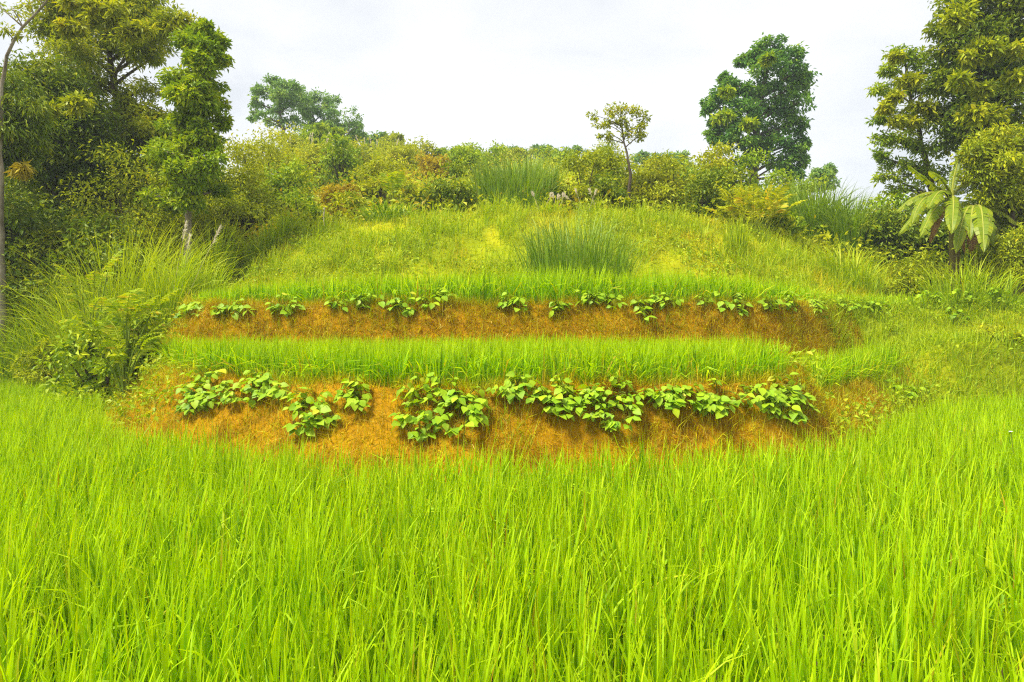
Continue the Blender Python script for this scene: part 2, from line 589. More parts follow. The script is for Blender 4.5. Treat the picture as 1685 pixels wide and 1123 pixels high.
# ------------------------------------------------------------------ ground cover
def scatter(n, x0, x1, y0, y1, keep, rng):
    x = rng.uniform(x0, x1, n)
    y = rng.uniform(y0, y1, n)
    k = keep(x, y)
    return x[k], y[k]


def grass_cover(name, label, x, y, L, w, segs, mat, rng, th=0.5, kap=0.8, cat='grass', rmul=1.0, bias=None, biasamt=0.0, twist=0.6, sink=0.015, wide=False, radd=0.0):
    n = len(x)
    b = np.stack([x, y, height(x, y) - sink], -1)
    az = rng.uniform(0, 2 * math.pi, n)
    if bias is not None:
        az = np.where(rng.uniform(0, 1, n) < biasamt, rng.normal(bias, 0.8, n), az)
    s = Soup()
    s.add(*blades(b, L, w, az, np.abs(rng.normal(0, th, n)), np.abs(rng.normal(0, kap, n)), segs, rng,
                  np.clip((rng.uniform(0, 1, n) if wide else rng.beta(2, 2, n)) * rmul + 0.25 * (fbm(x * 1.7, y * 1.7, 81) - 0.5) + radd, 0, 1), twist=twist))
    return link(name, s.mesh(name, mat), label=label, cat=cat, kind='stuff')


def bank1(x, y):
    d = D1(x, y)
    return (d > -0.1) & (d < W1 + 0.28) & (x > -6.8) & (x < 6.4)


def bank2(x, y):
    d = D2(x, y)
    return (d > -0.1) & (d < W2 + 0.26) & (x > -6.2) & (x < 6.5)


x, y = scatter(330000, -7, 6.5, 5.5, 12.5, bank1, R)
n = len(x)
grass_cover('cut_straw', 'dry cut straw and stubble on the lower orange bank', x, y, R.uniform(0.05, 0.20, n), R.uniform(0.005, 0.013, n), 1,
            M['straw'], R, th=0.9, kap=0.9, cat='straw', wide=True, bias=-1.57, biasamt=0.5)
x, y = scatter(250000, -6.4, 6.7, 9.3, 13.5, bank2, R)
n = len(x)
grass_cover('cut_straw', 'dry cut straw and stubble on the upper orange bank', x, y, R.uniform(0.06, 0.22, n), R.uniform(0.008, 0.018, n), 1,
            M['straw'], R, th=0.9, kap=0.9, cat='straw', wide=True, bias=-1.57, biasamt=0.5)
# green grass sprouting on the banks
x, y = scatter(150000, -7, 6.5, 5.5, 13, lambda x, y: (bank1(x, y) | bank2(x, y)) & (fbm(x * 1.5, y * 1.5, 91) > 0.40 - 0.5 * ((x < -3.7) | ((x > 2.9) & (y < 9.5)))), R)
k = R.uniform(0, 1, len(x)) < 0.55
x, y = x[k], y[k]
n = len(x)
grass_cover('bank_grass', 'thin green and yellow grass tufts growing out of the banks', x, y, R.uniform(0.06, 0.24, n), R.uniform(0.004, 0.009, n), 2,
            M['slope'], R, th=0.6, kap=0.9)


def slopezone(x, y):
    d1, d2, d3 = D1(x, y), D2(x, y), D3(x, y)
    a = (d3 > -0.15) & (y < 19.5)
    b = (x > 5.6) & (d1 > 0.0) & (d2 < W2 + 0.2)
    b &= ~((x < 6.4) & (d1 > W1) & (d2 < 0))
    c = (x < -5.4) & (d1 > 0.0)
    return (a | b | c) & in_view(x, y, 1.5) & (y < 19.5)


xs_, ys_ = scatter(150000, -15.5, 16, 8, 19.5, slopezone, R)
lush = (xs_ > 5.4) & (D3(xs_, ys_) < 0.4)
x, y = xs_[~lush], ys_[~lush]
n = len(x)
tall = 0.45 + 1.6 * np.clip(fbm(x * 0.9, y * 0.9, 101) - 0.25, 0, 1) + 0.5 * (x > 6.2)
grass_cover('slope_grass', 'soft yellow green grass covering the big slope above the terraces', x, y, R.uniform(0.10, 0.36, n) * tall, R.uniform(0.007, 0.016, n), 2,
            M['slope'], R, th=0.45, kap=0.9, wide=True, radd=0.22 * np.clip(1.0 - D3(x, y) / 2.2, -0.3, 1))


x, y = xs_[lush], ys_[lush]
x = np.repeat(x, 3) + R.normal(0, 0.04, 3 * len(x))
y = np.repeat(y, 3) + R.normal(0, 0.04, 3 * len(y))
n = len(x)
grass_cover('bank_grass', 'lush green grass on the stepped bank right of the terraces', x, y, R.uniform(0.12, 0.42, n), R.uniform(0.007, 0.014, n), 2,
            M['tallgrass'], R, th=0.45, kap=0.9)
# taller tufts and seeding grass breaking up the slope
tx, ty = scatter(2300, -13, 13, 12.5, 19.5, lambda x, y: (D3(x, y) > 0.5 + 1.2 * vn(x * 1.3, y, 153)) & (fbm(x * 0.8, y * 0.8, 151) > 0.47) & in_view(x, y, 1.0), R)
tn = 22
x = np.repeat(tx, tn) + R.normal(0, 0.09, len(tx) * tn)
y = np.repeat(ty, tn) + R.normal(0, 0.09, len(ty) * tn)
n = len(x)
grass_cover('grass_tufts', 'longer green grass tufts scattered over the big slope', x, y, np.repeat(R.uniform(0.25, 0.75, len(tx)), tn) * R.uniform(0.6, 1.1, n),
            R.uniform(0.008, 0.016, n), 3, M['tallgrass'], R, th=0.3, kap=0.8)


def clumps(cent, rad, nl, ls, rng, soup, droop=0.25, flat=0.7, asp=0.5, up=0.9):
    """leaf clumps: cent (C,3), rad (C,) , nl leaves per clump"""
    C = len(cent)
    idx = np.repeat(np.arange(C), nl)
    n = len(idx)
    o = rng.normal(0, 0.5, (n, 3))
    o[:, 2] *= flat
    p = cent[idx] + o * rad[idx][:, None]
    d = unit(o) * 0.8 + rand_dirs(n, rng) * 0.7
    d[:, 2] -= droop
    nr = rand_dirs(n, rng) * 0.8 + np.array([0, 0, up])
    L = ls * rng.uniform(0.6, 1.3, n)
    cr_ = rng.uniform(0, 1, C)
    rnd = np.clip(0.45 * cr_[idx] + 0.55 * rng.beta(2, 2.2, n) + 0.0, 0, 1)
    soup.add(*leaves(p, d, nr, L, L * asp, rnd))


# broad-leaved weeds on the slope crest, lips and the right-hand bank
def weedkeep(x, y):
    d1, d2, d3 = D1(x, y), D2(x, y), D3(x, y)
    n = fbm(x * 0.9, y * 0.9, 111)
    a = (d3 > 0.3) & (y < 19.5) & (n > 0.52)
    b = (x > 6.2) & (d1 > 0.1) & (d3 < 0.3) & (n > 0.47)
    c = (x > 5.0) & (d2 > W2 - 0.1) & (d2 < W2 + 0.3)
    d = (x > 3.6) & (x < 6.6) & (d1 > 0.1) & (d1 < W1 - 0.25) & (n > 0.45)
    e = (x < -3.6) & (d1 > 0.0) & (d1 < W1 + 0.5) & (n > 0.4)
    e |= (np.hypot(x - 3.5, (y - 8.2) * 0.5) < 0.45)
    return (a | b | c | d | e) & in_view(x, y, 1.5)


x, y = scatter(22000, -15, 16, 7, 19.5, weedkeep, R)
k = R.uniform(0, 1, len(x)) < 0.5
x, y = x[k], y[k]
s = Soup()
clumps(np.stack([x, y, height(x, y) + 0.12], -1), R.uniform(0.10, 0.22, len(x)), 13, 0.075, R, s, asp=0.62)
link('broadleaf_weeds', s.mesh('broadleaf_weeds', M['weed']), label='pale leafy weeds creeping over the slope and terrace edges', cat='weeds', kind='stuff')

# hillside scrub: one mass of low leaves on the far hill
for nm, mt, seed, thr, lab in (('hillside_scrub', 'yellow', 121, 0.46, 'yellow green scrub carpeting the hill behind the terraces'),
                               ('hillside_scrub', 'olive', 131, 0.50, 'darker olive scrub in patches across the hill'),
                               ('hillside_scrub', 'orange', 141, 0.60, 'golden tinged scrub patches on the hill')):
    yy_ = 17.8 + 45 * R.uniform(0, 1, 3800) ** 1.5
    xx_ = R.uniform(-0.85, 0.85, 3800) * yy_
    k = fbm(xx_ * 0.4, yy_ * 0.4, seed) > thr
    xx_, yy_ = xx_[k], yy_[k]
    c = len(xx_)
    rad = R.uniform(0.3, 0.75, c)
    zz_ = height(xx_, yy_) + rad * R.uniform(0.1, 0.8, c)
    s = Soup()
    clumps(np.stack([xx_, yy_, zz_], -1), rad, 15, 0.17, R, s)
    link(nm, s.mesh(nm, M[mt]), label=lab, cat='scrub', kind='stuff')


# ------------------------------------------------------------------ trees and shrubs
def build_tree(name, label, trunk_px, lobes, Y, leaf, mat, nl=26, ncl=11, bark='bark', r0=0.16, cat='tree', group=None, seed=1,
               asp=0.5, droop=0.25, clump=0.52, extra=None, twigs=True, thick=0.8, up=0.9):
    """trunk_px: [(px,py,dy)], lobes: [(px,py,rx,ry,dy[,density])] in photo pixels at distance Y"""
    rng = np.random.default_rng(seed)
    tp = np.array([at(p[0], p[1], Y + (p[2] if len(p) > 2 else 0)) for p in trunk_px])
    gz_ = float(height(tp[0, 0], tp[0, 1]))
    base = tp[0].copy()
    base[2] = gz_
    if tp[0, 2] > gz_:
        tp = np.concatenate([[[tp[0, 0], tp[0, 1], gz_ - 0.1]], tp])
    else:
        tp[0, 2] = gz_ - 0.1
    # resample the trunk smoothly
    seg = np.concatenate([[0], np.cumsum(np.linalg.norm(np.diff(tp, axis=0), axis=1))])
    t = np.linspace(0, seg[-1], 26)
    P = np.stack([np.interp(t, seg, tp[:, i]) for i in range(3)], -1)
    ker = np.array([1, 2, 3, 2, 1]) / 9.0
    Q = P.copy()
    for i in range(3):
        Q[2:-2, i] = np.convolve(P[:, i], ker, 'valid')
    Q += np.concatenate([np.zeros((1, 3)), rng.normal(0, r0 * 0.12, (25, 3))])
    rad = r0 * (1 - 0.82 * (t / t[-1]) ** 0.9)
    rad[0] *= 1.35
    ts = Soup()
    v, f = tube(Q - base, rad, 9)
    ts.add(v, f, np.zeros(len(f)))
    bs = Soup()
    cs = Soup()
    for lb in lobes:
        px, py, rx, ry, dy = lb[:5]
        dens = lb[5] if len(lb) > 5 else 1.0
        c = at(px, py, Y + dy)
        k = (Y + dy) / F
        rr = np.array([rx * k, rx * k * thick, ry * k])
        # limb from the trunk
        dist = np.linalg.norm(Q - c, axis=1) + 1.5 * np.clip(Q[:, 2] - (c[2] - 0.35 * np.abs(Q[:, 0] - c[0]) - rr[2] * 0.4), 0, None)
        dist[:6] += 2.0
        j = int(np.argmin(dist))
        p0 = Q[j]
        mid_ = (p0 + c) / 2 + rng.normal(0, 0.08, 3) * np.linalg.norm(c - p0) + np.array([0, 0, 0.10 * np.linalg.norm(c - p0)])
        lr = max(min(rad[j] * 0.65, 0.5 * rr[0] * 0.14 + 0.02), 0.012)
        v, f = tube(bez(p0, mid_, c, 8) - base, np.linspace(lr, lr * 0.45, 8), 5)
        bs.add(v, f, np.zeros(len(f)))
        n = max(3, int(1.5 * ncl * dens * (0.6 + 0.4 * rx * ry / 1200.0)))
        u = rand_dirs(n, rng) * (rng.uniform(0.25, 1, n) ** 0.5)[:, None]
        cc = c + u * rr
        for q in cc[:: (1 if twigs else 3)]:
            m2 = (c + q) / 2 + rng.normal(0, 0.06, 3) * rr
            v, f = tube(bez(c, m2, q, 4) - base, np.linspace(lr * 0.42, lr * 0.10 + 0.003, 4), 3)
            bs.add(v, f, np.zeros(len(f)))
        clumps(cc - base, np.full(n, clump) * rr.mean() * rng.uniform(0.7, 1.35, n), int(nl * 2.5), leaf * 0.74, rng, cs, droop=droop, asp=asp, up=up)
    root = link(name, None, loc=base, label=label, cat=cat, group=group)
    root.empty_display_size = 0.2
    link('trunk', ts.mesh('trunk', M[bark], True), root)
    link('branches', bs.mesh('branches', M[bark], True), root, kind='stuff')
    link('crown', cs.mesh('crown', M[mat]), root, kind='stuff')
    if extra:
        for (pn, pm, pl, lbs) in extra:
            es = Soup()
            for (px, py, rx, ry, dy) in lbs:
                c = at(px, py, Y + dy)
                k = (Y + dy) / F
                rr = np.array([rx * k, rx * k * 0.7, ry * k])
                n = 9
                cc = c + rand_dirs(n, rng) * rng.uniform(0.2, 0.9, (n, 1)) * rr
                clumps(cc - base, np.full(n, 0.45) * rr.mean(), 30, leaf, rng, es, droop=droop, asp=asp)
            o = link(pn, es.mesh(pn, M[pm]), root, kind='stuff')
            o['label'] = pl
    return root


def rl(n, cx, cy, rx, ry, s0, s1, seed, dz=1.0, dens=1.0):
    g = np.random.default_rng(seed)
    o = []
    for _ in range(n):
        a, r = g.uniform(0, 2 * math.pi), math.sqrt(g.uniform(0, 1))
        sz = g.uniform(s0, s1)
        o.append((cx + rx * r * math.cos(a), cy + ry * r * math.sin(a), sz * g.uniform(.9, 1.5), sz * g.uniform(.55, .9), g.uniform(-dz, dz), dens))
    return o


# left woodland
build_tree('leafy_tree', 'slim columnar tree with glossy leaves at the right end of the left wood',
           [(308, 404), (312, 350), (318, 250), (322, 150), (326, 60)],
           rl(12, 332, 72, 30, 34, 10, 19, 1, .5) + rl(13, 324, 130, 42, 38, 12, 21, 2, .7) + rl(13, 322, 190, 44, 40, 12, 21, 3, .7) + rl(14, 312, 250, 48, 40, 12, 22, 4, .7)
           + rl(14, 312, 310, 52, 36, 12, 22, 5, .7) + [(336, 44, 14, 9, 0), (366, 95, 8, 8, 0), (283, 150, 12, 9, 0), (366, 200, 9, 9, 0)],
           16.0, 0.17, 'green', nl=17, ncl=10, bark='palebark', r0=0.10, seed=11)
build_tree('feathery_tree', 'tall feathery tree with open branches showing sky in the left wood',
           [(185, 400), (190, 300), (192, 180), (180, 90), (170, 10), (165, -60)],
           [(150, 15, 60, 26, 0), (95, 45, 42, 28, .3), (225, 20, 48, 26, 0), (258, 58, 38, 24, 0), (200, 55, 46, 24, -.3), (135, 80, 50, 28, .4), (250, 98, 36, 18, 0, .6),
            (120, 130, 46, 28, .4), (245, 150, 30, 12, 0, .5), (165, 130, 36, 26, 0), (235, 185, 36, 14, 0, .6), (190, 200, 46, 30, 0), (140, 190, 46, 30, .3), (180, -40, 90, 40, 0), (100, -20, 60, 40, 0), (262, 205, 34, 22, 0), (240, 232, 50, 26, 0), (275, 245, 34, 26, .3), (190, 245, 50, 28, 0), (215, 160, 24, 16, 0, .6)] + rl(16, 170, 30, 120, 60, 14, 26, 6, 1.2) + rl(14, 150, 210, 120, 40, 16, 28, 7, 1.0),
           19.0, 0.19, 'olive', nl=30, ncl=13, r0=0.17, seed=12, asp=0.34, droop=0.3,
           extra=[('painted_lit_tuft', 'yellow', 'yellower leaf tufts coloured as sunlit tops', [(a, b, a2, c * .8, -1.8) for a, b, a2, c, *_ in rl(9, 175, 35, 100, 45, 14, 22, 72)])])  # yellower leaf colour stands in for the sunlit crown tops
build_tree('feathery_tree', 'dark bushy tree with one yellow leaf cluster in the left wood',
           [(95, 420), (92, 330), (88, 240), (85, 140)],
           [(80, 125, 50, 32, 0), (40, 150, 46, 34, 0), (115, 165, 50, 32, 0), (70, 195, 60, 36, -.3), (145, 215, 50, 36, 0), (30, 230, 60, 36, 0), (100, 250, 60, 36, -.3), (160, 270, 50, 34, 0), (60, 290, 60, 36, 0)] + rl(14, 90, 190, 95, 80, 16, 28, 8, 1.0),
           17.5, 0.18, 'dark', nl=34, ncl=14, r0=0.15, seed=13, asp=0.36, droop=0.35,
           extra=[('yellow_cluster', 'yellow', 'yellow leaf cluster', [(124, 172, 20, 18, -1.3), (86, 180, 9, 9, -1.4)])])
build_tree('bamboo_like_tree', 'drooping dark narrow-leaved tree at the left edge with a brown withered clump',
           [(4, 432), (2, 340), (4, 230), (2, 130)],
           [(15, 145, 42, 30, 0), (-25, 170, 45, 40, 0), (32, 185, 40, 30, -.2), (10, 215, 44, 30, -.2), (45, 228, 28, 24, 0), (-20, 240, 50, 40, 0), (20, 255, 36, 20, 0)],
           15.0, 0.20, 'dark', nl=36, ncl=14, bark='palebark', r0=0.075, seed=14, asp=0.22, droop=0.9,
           extra=[('withered_clump', 'orange', 'brown withered leaf clump', [(36, 276, 16, 15, -.5)])])
build_tree('bare_limbed_tree', 'nearly bare grey limbed tree at the upper left corner',
           [(2, 425), (0, 250), (2, 130), (8, 90), (28, 55), (50, 25), (75, 5), (90, -15)],
           [(20, 15, 24, 14, 0, .35), (60, -5, 22, 12, 0, .4), (10, 50, 14, 9, 0, .3), (45, 8, 12, 8, 0, .3), (30, 62, 12, 7, 0, .3), (-10, 5, 20, 14, 0, .4)],
           14.5, 0.15, 'olive', nl=10, ncl=6, bark='palebark', r0=0.10, seed=15, asp=0.32)

# the right-hand trees
build_tree('broadleaf_tree', 'large dense blue green tree standing alone on the right skyline',
           [(1240, 305), (1242, 250), (1246, 190), (1258, 130), (1272, 80)],
           [(1270, 75, 24, 16, 0), (1248, 92, 20, 14, 0), (1292, 96, 26, 16, 0), (1268, 112, 36, 18, -.5), (1310, 118, 24, 18, 0), (1226, 100, 12, 12, 0), (1320, 138, 16, 18, 0),
            (1284, 145, 36, 18, .4), (1240, 150, 22, 16, 0), (1212, 142, 22, 16, -.4), (1192, 128, 9, 9, 0), (1192, 160, 28, 14, 0), (1168, 176, 16, 11, 0), (1222, 178, 30, 16, -.6),
            (1266, 180, 32, 18, .3), (1306, 172, 26, 18, 0), (1190, 196, 26, 13, 0), (1236, 208, 32, 16, -.5), (1278, 212, 32, 16, .3), (1312, 205, 18, 16, 0), (1180, 222, 20, 13, 0),
            (1212, 232, 30, 14, -.4), (1256, 238, 34, 15, 0), (1298, 240, 26, 14, 0), (1322, 238, 12, 12, 0, .6), (1236, 262, 32, 14, 0), (1282, 266, 30, 14, 0), (1314, 262, 16, 12, 0, .7), (1300, 284, 22, 10, 0)],
           32.0, 0.25, 'blue', nl=30, ncl=10, r0=0.30, seed=21, asp=0.55, clump=0.40,
           extra=[('sunlit_leaf_tuft', 'green', 'lighter leaf tufts coloured as if sunlit', [(1262, 98, 10, 5, -2.4), (1196, 152, 16, 6, -2.2), (1190, 192, 18, 7, -2.2), (1232, 204, 14, 6, -2.6)])])  # sunlit upper left of the crown painted with lighter green tufts
build_tree('slender_tree', 'small thin-trunked tree with a sparse airy crown on the mound crest',
           [(1034, 335), (1037, 300), (1036, 275), (1030, 250), (1026, 225), (1020, 195)],
           [(975, 190, 10, 7, 0, .6), (990, 205, 12, 8, 0, .7), (1003, 182, 13, 9, 0), (1022, 178, 14, 8, 0), (1045, 183, 13, 9, 0), (1060, 192, 9, 9, 0, .7), (1008, 204, 13, 9, 0), (1030, 200, 13, 10, 0),
            (1050, 207, 12, 9, 0), (1035, 222, 14, 8, 0), (1053, 225, 9, 8, 0), (1000, 225, 13, 6, 0, .7), (985, 222, 8, 5, 0, .5)],
           20.0, 0.12, 'yellow', nl=10, ncl=8, r0=0.07, seed=22, asp=0.5, clump=0.45)
build_tree('open_tree', 'open layered tree leaning left beside the banana plant',
           [(1545, 400), (1538, 330), (1522, 260), (1505, 190), (1492, 130), (1485, 85)],
           [(1482, 88, 22, 11, 0), (1508, 100, 30, 16, 0), (1468, 112, 20, 10, 0), (1530, 120, 26, 20, 0), (1490, 138, 28, 12, 0), (1458, 148, 24, 11, 0), (1518, 155, 28, 18, 0), (1452, 196, 18, 8, 0, .8),
            (1480, 185, 26, 12, 0), (1510, 200, 30, 15, 0), (1455, 228, 22, 9, 0), (1487, 232, 28, 13, 0), (1520, 245, 30, 17, 0), (1448, 258, 18, 9, 0, .8), (1475, 268, 28, 12, 0), (1505, 285, 30, 15, 0), (1540, 285, 28, 18, 0), (1462, 292, 18, 8, 0, .7), (1495, 312, 30, 12, 0)],
           20.0, 0.17, 'green', nl=20, ncl=9, r0=0.14, seed=23, asp=0.42, clump=0.46,
           extra=[('painted_lit_tuft', 'yellow', 'yellower leaf tufts coloured as sunlit tops', [(a, b, a2, c * .8, -.9) for a, b, a2, c, *_ in rl(8, 1490, 160, 40, 80, 10, 18, 73)])])  # light on this crown is put into the yellow tuft colour
build_tree('tall_tree', 'tallest tree at the right edge towering over the banana plant',
           [(1640, 415), (1636, 300), (1634, 180), (1640, 70), (1650, -40)],
           [(1580, 8, 34, 24, 0), (1615, 20, 42, 28, .3), (1665, 15, 46, 34, 0), (1560, 45, 26, 20, 0), (1600, 62, 44, 26, -.3), (1650, 70, 46, 30, 0), (1690, 80, 44, 40, 0), (1572, 92, 36, 22, 0), (1560, 130, 26, 20, 0), (1615, 115, 42, 26, .3),
            (1665, 130, 46, 30, 0), (1585, 155, 42, 24, 0), (1630, 165, 42, 26, -.3), (1690, 170, 44, 36, 0), (1560, 190, 32, 22, 0), (1605, 200, 44, 24, 0), (1650, 205, 46, 26, 0), (1580, 235, 42, 24, 0), (1710, 30, 40, 50, 0), (1600, -35, 60, 36, 0), (1670, -50, 70, 50, 0)],
           19.0, 0.19, 'dark', nl=32, ncl=12, r0=0.20, seed=24, asp=0.45,
           extra=[('painted_lit_tuft', 'olive', 'yellower leaf tufts coloured as sunlit tops', [(a, b - c * .5, a2 * 1.0, c * .7, -1.6) for a, b, a2, c, *_ in rl(12, 1625, 110, 62, 115, 16, 26, 71)])])  # lit tops painted as olive tufts over the dark crown
build_tree('leafy_tree', 'yellow green bushy tree overhanging the banana plant at the right edge',
           [(1665, 428), (1668, 380), (1664, 320), (1660, 260)],
           [(1605, 250, 26, 20, 0), (1640, 235, 34, 22, 0), (1680, 232, 40, 26, 0), (1612, 285, 30, 22, 0), (1650, 280, 40, 26, -.3), (1695, 290, 42, 34, 0), (1640, 318, 40, 24, 0), (1690, 340, 44, 34, .3), (1655, 352, 32, 22, .4), (1720, 380, 44, 40, 0)],
           16.3, 0.15, 'olive', nl=36, ncl=13, r0=0.10, seed=25, asp=0.4)

# far tree group on the left skyline
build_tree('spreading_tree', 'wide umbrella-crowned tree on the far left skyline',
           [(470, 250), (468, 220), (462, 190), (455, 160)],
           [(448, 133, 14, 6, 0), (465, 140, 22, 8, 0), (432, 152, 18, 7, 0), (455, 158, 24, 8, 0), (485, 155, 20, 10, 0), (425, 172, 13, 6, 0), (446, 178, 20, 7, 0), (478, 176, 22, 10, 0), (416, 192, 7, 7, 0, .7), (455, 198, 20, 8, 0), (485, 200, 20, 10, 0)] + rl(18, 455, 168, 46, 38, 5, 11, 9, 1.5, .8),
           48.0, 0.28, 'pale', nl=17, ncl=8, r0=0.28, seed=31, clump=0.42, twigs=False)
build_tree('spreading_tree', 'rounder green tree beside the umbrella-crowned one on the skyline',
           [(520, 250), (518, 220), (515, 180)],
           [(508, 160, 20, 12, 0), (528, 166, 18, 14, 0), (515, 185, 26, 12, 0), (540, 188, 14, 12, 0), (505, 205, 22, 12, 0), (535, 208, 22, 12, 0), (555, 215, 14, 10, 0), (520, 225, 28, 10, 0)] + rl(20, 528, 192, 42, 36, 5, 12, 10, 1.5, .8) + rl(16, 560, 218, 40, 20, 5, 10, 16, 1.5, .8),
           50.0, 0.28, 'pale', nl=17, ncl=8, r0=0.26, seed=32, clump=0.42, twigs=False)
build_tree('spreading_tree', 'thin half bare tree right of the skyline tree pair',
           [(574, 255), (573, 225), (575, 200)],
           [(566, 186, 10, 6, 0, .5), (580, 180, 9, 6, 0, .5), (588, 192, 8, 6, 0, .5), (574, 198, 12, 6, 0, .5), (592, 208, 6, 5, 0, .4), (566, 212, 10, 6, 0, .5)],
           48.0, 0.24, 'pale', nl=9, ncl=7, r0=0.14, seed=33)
FT = [
    ('round bright green tree in front of the skyline tree group', 533, 217, 19, 17, 40, 'green'),
    ('low green tree far right of the half bare tree', 622, 228, 20, 12, 55, 'pale'),
    ('thin grey tree next to the open hill skyline', 648, 232, 12, 14, 52, 'olive'),
    ('bluish tree on the skyline above the dark hill bush', 748, 250, 22, 12, 44, 'green'),
    ('flat bluish tree on the far skyline left of centre reeds', 845, 247, 20, 8, 66, 'pale'),
    ('dark pointed tree on the skyline above the tall reeds', 892, 245, 14, 10, 66, 'pale'),
    ('dark spiky tree on the skyline right of the tall reeds', 946, 250, 24, 11, 60, 'pale'),
    ('tiny round tree on the skyline left of the slender tree', 994, 245, 8, 7, 66, 'pale'),
    ('hazy tree behind the slender tree trunk', 1060, 262, 20, 13, 58, 'pale'),
    ('hazy wide tree between the slender and the large tree', 1108, 262, 28, 14, 58, 'pale'),
    ('small lone tree on the skyline right of the large tree', 1356, 282, 13, 15, 40, 'pale'),
]
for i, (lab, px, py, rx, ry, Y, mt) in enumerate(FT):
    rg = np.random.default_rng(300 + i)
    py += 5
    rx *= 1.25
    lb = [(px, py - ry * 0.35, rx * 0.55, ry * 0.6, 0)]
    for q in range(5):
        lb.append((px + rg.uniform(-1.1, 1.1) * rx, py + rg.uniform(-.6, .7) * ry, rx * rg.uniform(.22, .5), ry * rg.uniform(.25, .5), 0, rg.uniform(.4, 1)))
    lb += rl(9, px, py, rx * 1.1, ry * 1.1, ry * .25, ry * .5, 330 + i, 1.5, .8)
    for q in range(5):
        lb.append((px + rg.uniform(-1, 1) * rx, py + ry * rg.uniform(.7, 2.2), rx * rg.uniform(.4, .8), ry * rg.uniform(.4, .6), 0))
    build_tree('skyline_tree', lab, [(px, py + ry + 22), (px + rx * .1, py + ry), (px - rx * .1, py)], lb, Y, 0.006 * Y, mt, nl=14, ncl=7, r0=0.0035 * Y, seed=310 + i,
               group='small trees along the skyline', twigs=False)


# shrubs: lumpy domes of leaf clumps, each grown to its own size
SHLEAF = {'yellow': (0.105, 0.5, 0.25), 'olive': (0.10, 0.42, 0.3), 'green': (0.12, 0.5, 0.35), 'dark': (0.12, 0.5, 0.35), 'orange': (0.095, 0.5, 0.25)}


def shrub_mesh(mat, seed, rx, ry, h, Y):
    rng = np.random.default_rng(seed)
    cs, bs = Soup(), Soup()
    leaf, asp, droop = SHLEAF[mat]
    leaf = leaf * (0.72 + Y / 45.0) * rng.uniform(0.85, 1.15)
    # main boughs, then clumps round each
    nb = int(np.clip(7 + 5 * rx * h, 8, 22))
    u = rand_dirs(nb * 3, rng)
    u[:, 2] = rng.uniform(0.10, 0.98, nb * 3)
    u[:, :2] = unit(u[:, :2]) * np.sqrt(1 - 0.9 * u[:, 2:] ** 2)
    u = u[:nb]
    bough = u * rng.uniform(0.55, 1.0, (nb, 1)) * np.array([rx, ry, h]) * 0.86
    br = rng.uniform(0.26, 0.46, nb) * (rx * h) ** 0.5
    leaf *= 1.02
    tot = np.clip(15.0 * rx * h / (leaf * leaf * asp), 1500, 7500)
    ncl = 9
    nl = max(8, int(tot / (nb * ncl)))
    for q in range(nb):
        d = rand_dirs(ncl, rng)
        d[:, 2] = np.abs(d[:, 2]) * 0.8 - 0.15
        cc = bough[q] + d * (rng.uniform(0.3, 1.0, ncl) * br[q])[:, None]
        cc[:, 2] = np.maximum(cc[:, 2], 0.06)
        clumps(cc, np.full(ncl, 0.42) * br[q] * rng.uniform(.7, 1.3, ncl), nl, leaf, rng, cs, droop=droop, asp=asp)
        m2 = bough[q] * np.array([.3, .3, .55])
        v, f = tube(bez(np.array([0, 0, -0.15]), m2, bough[q], 6), np.linspace(0.02 + 0.012 * h, 0.007, 6), 5)
        bs.add(v, f, np.zeros(len(f)))
    return bs.mesh('stems', M['bark'], True), cs.mesh('foliage', M[mat])


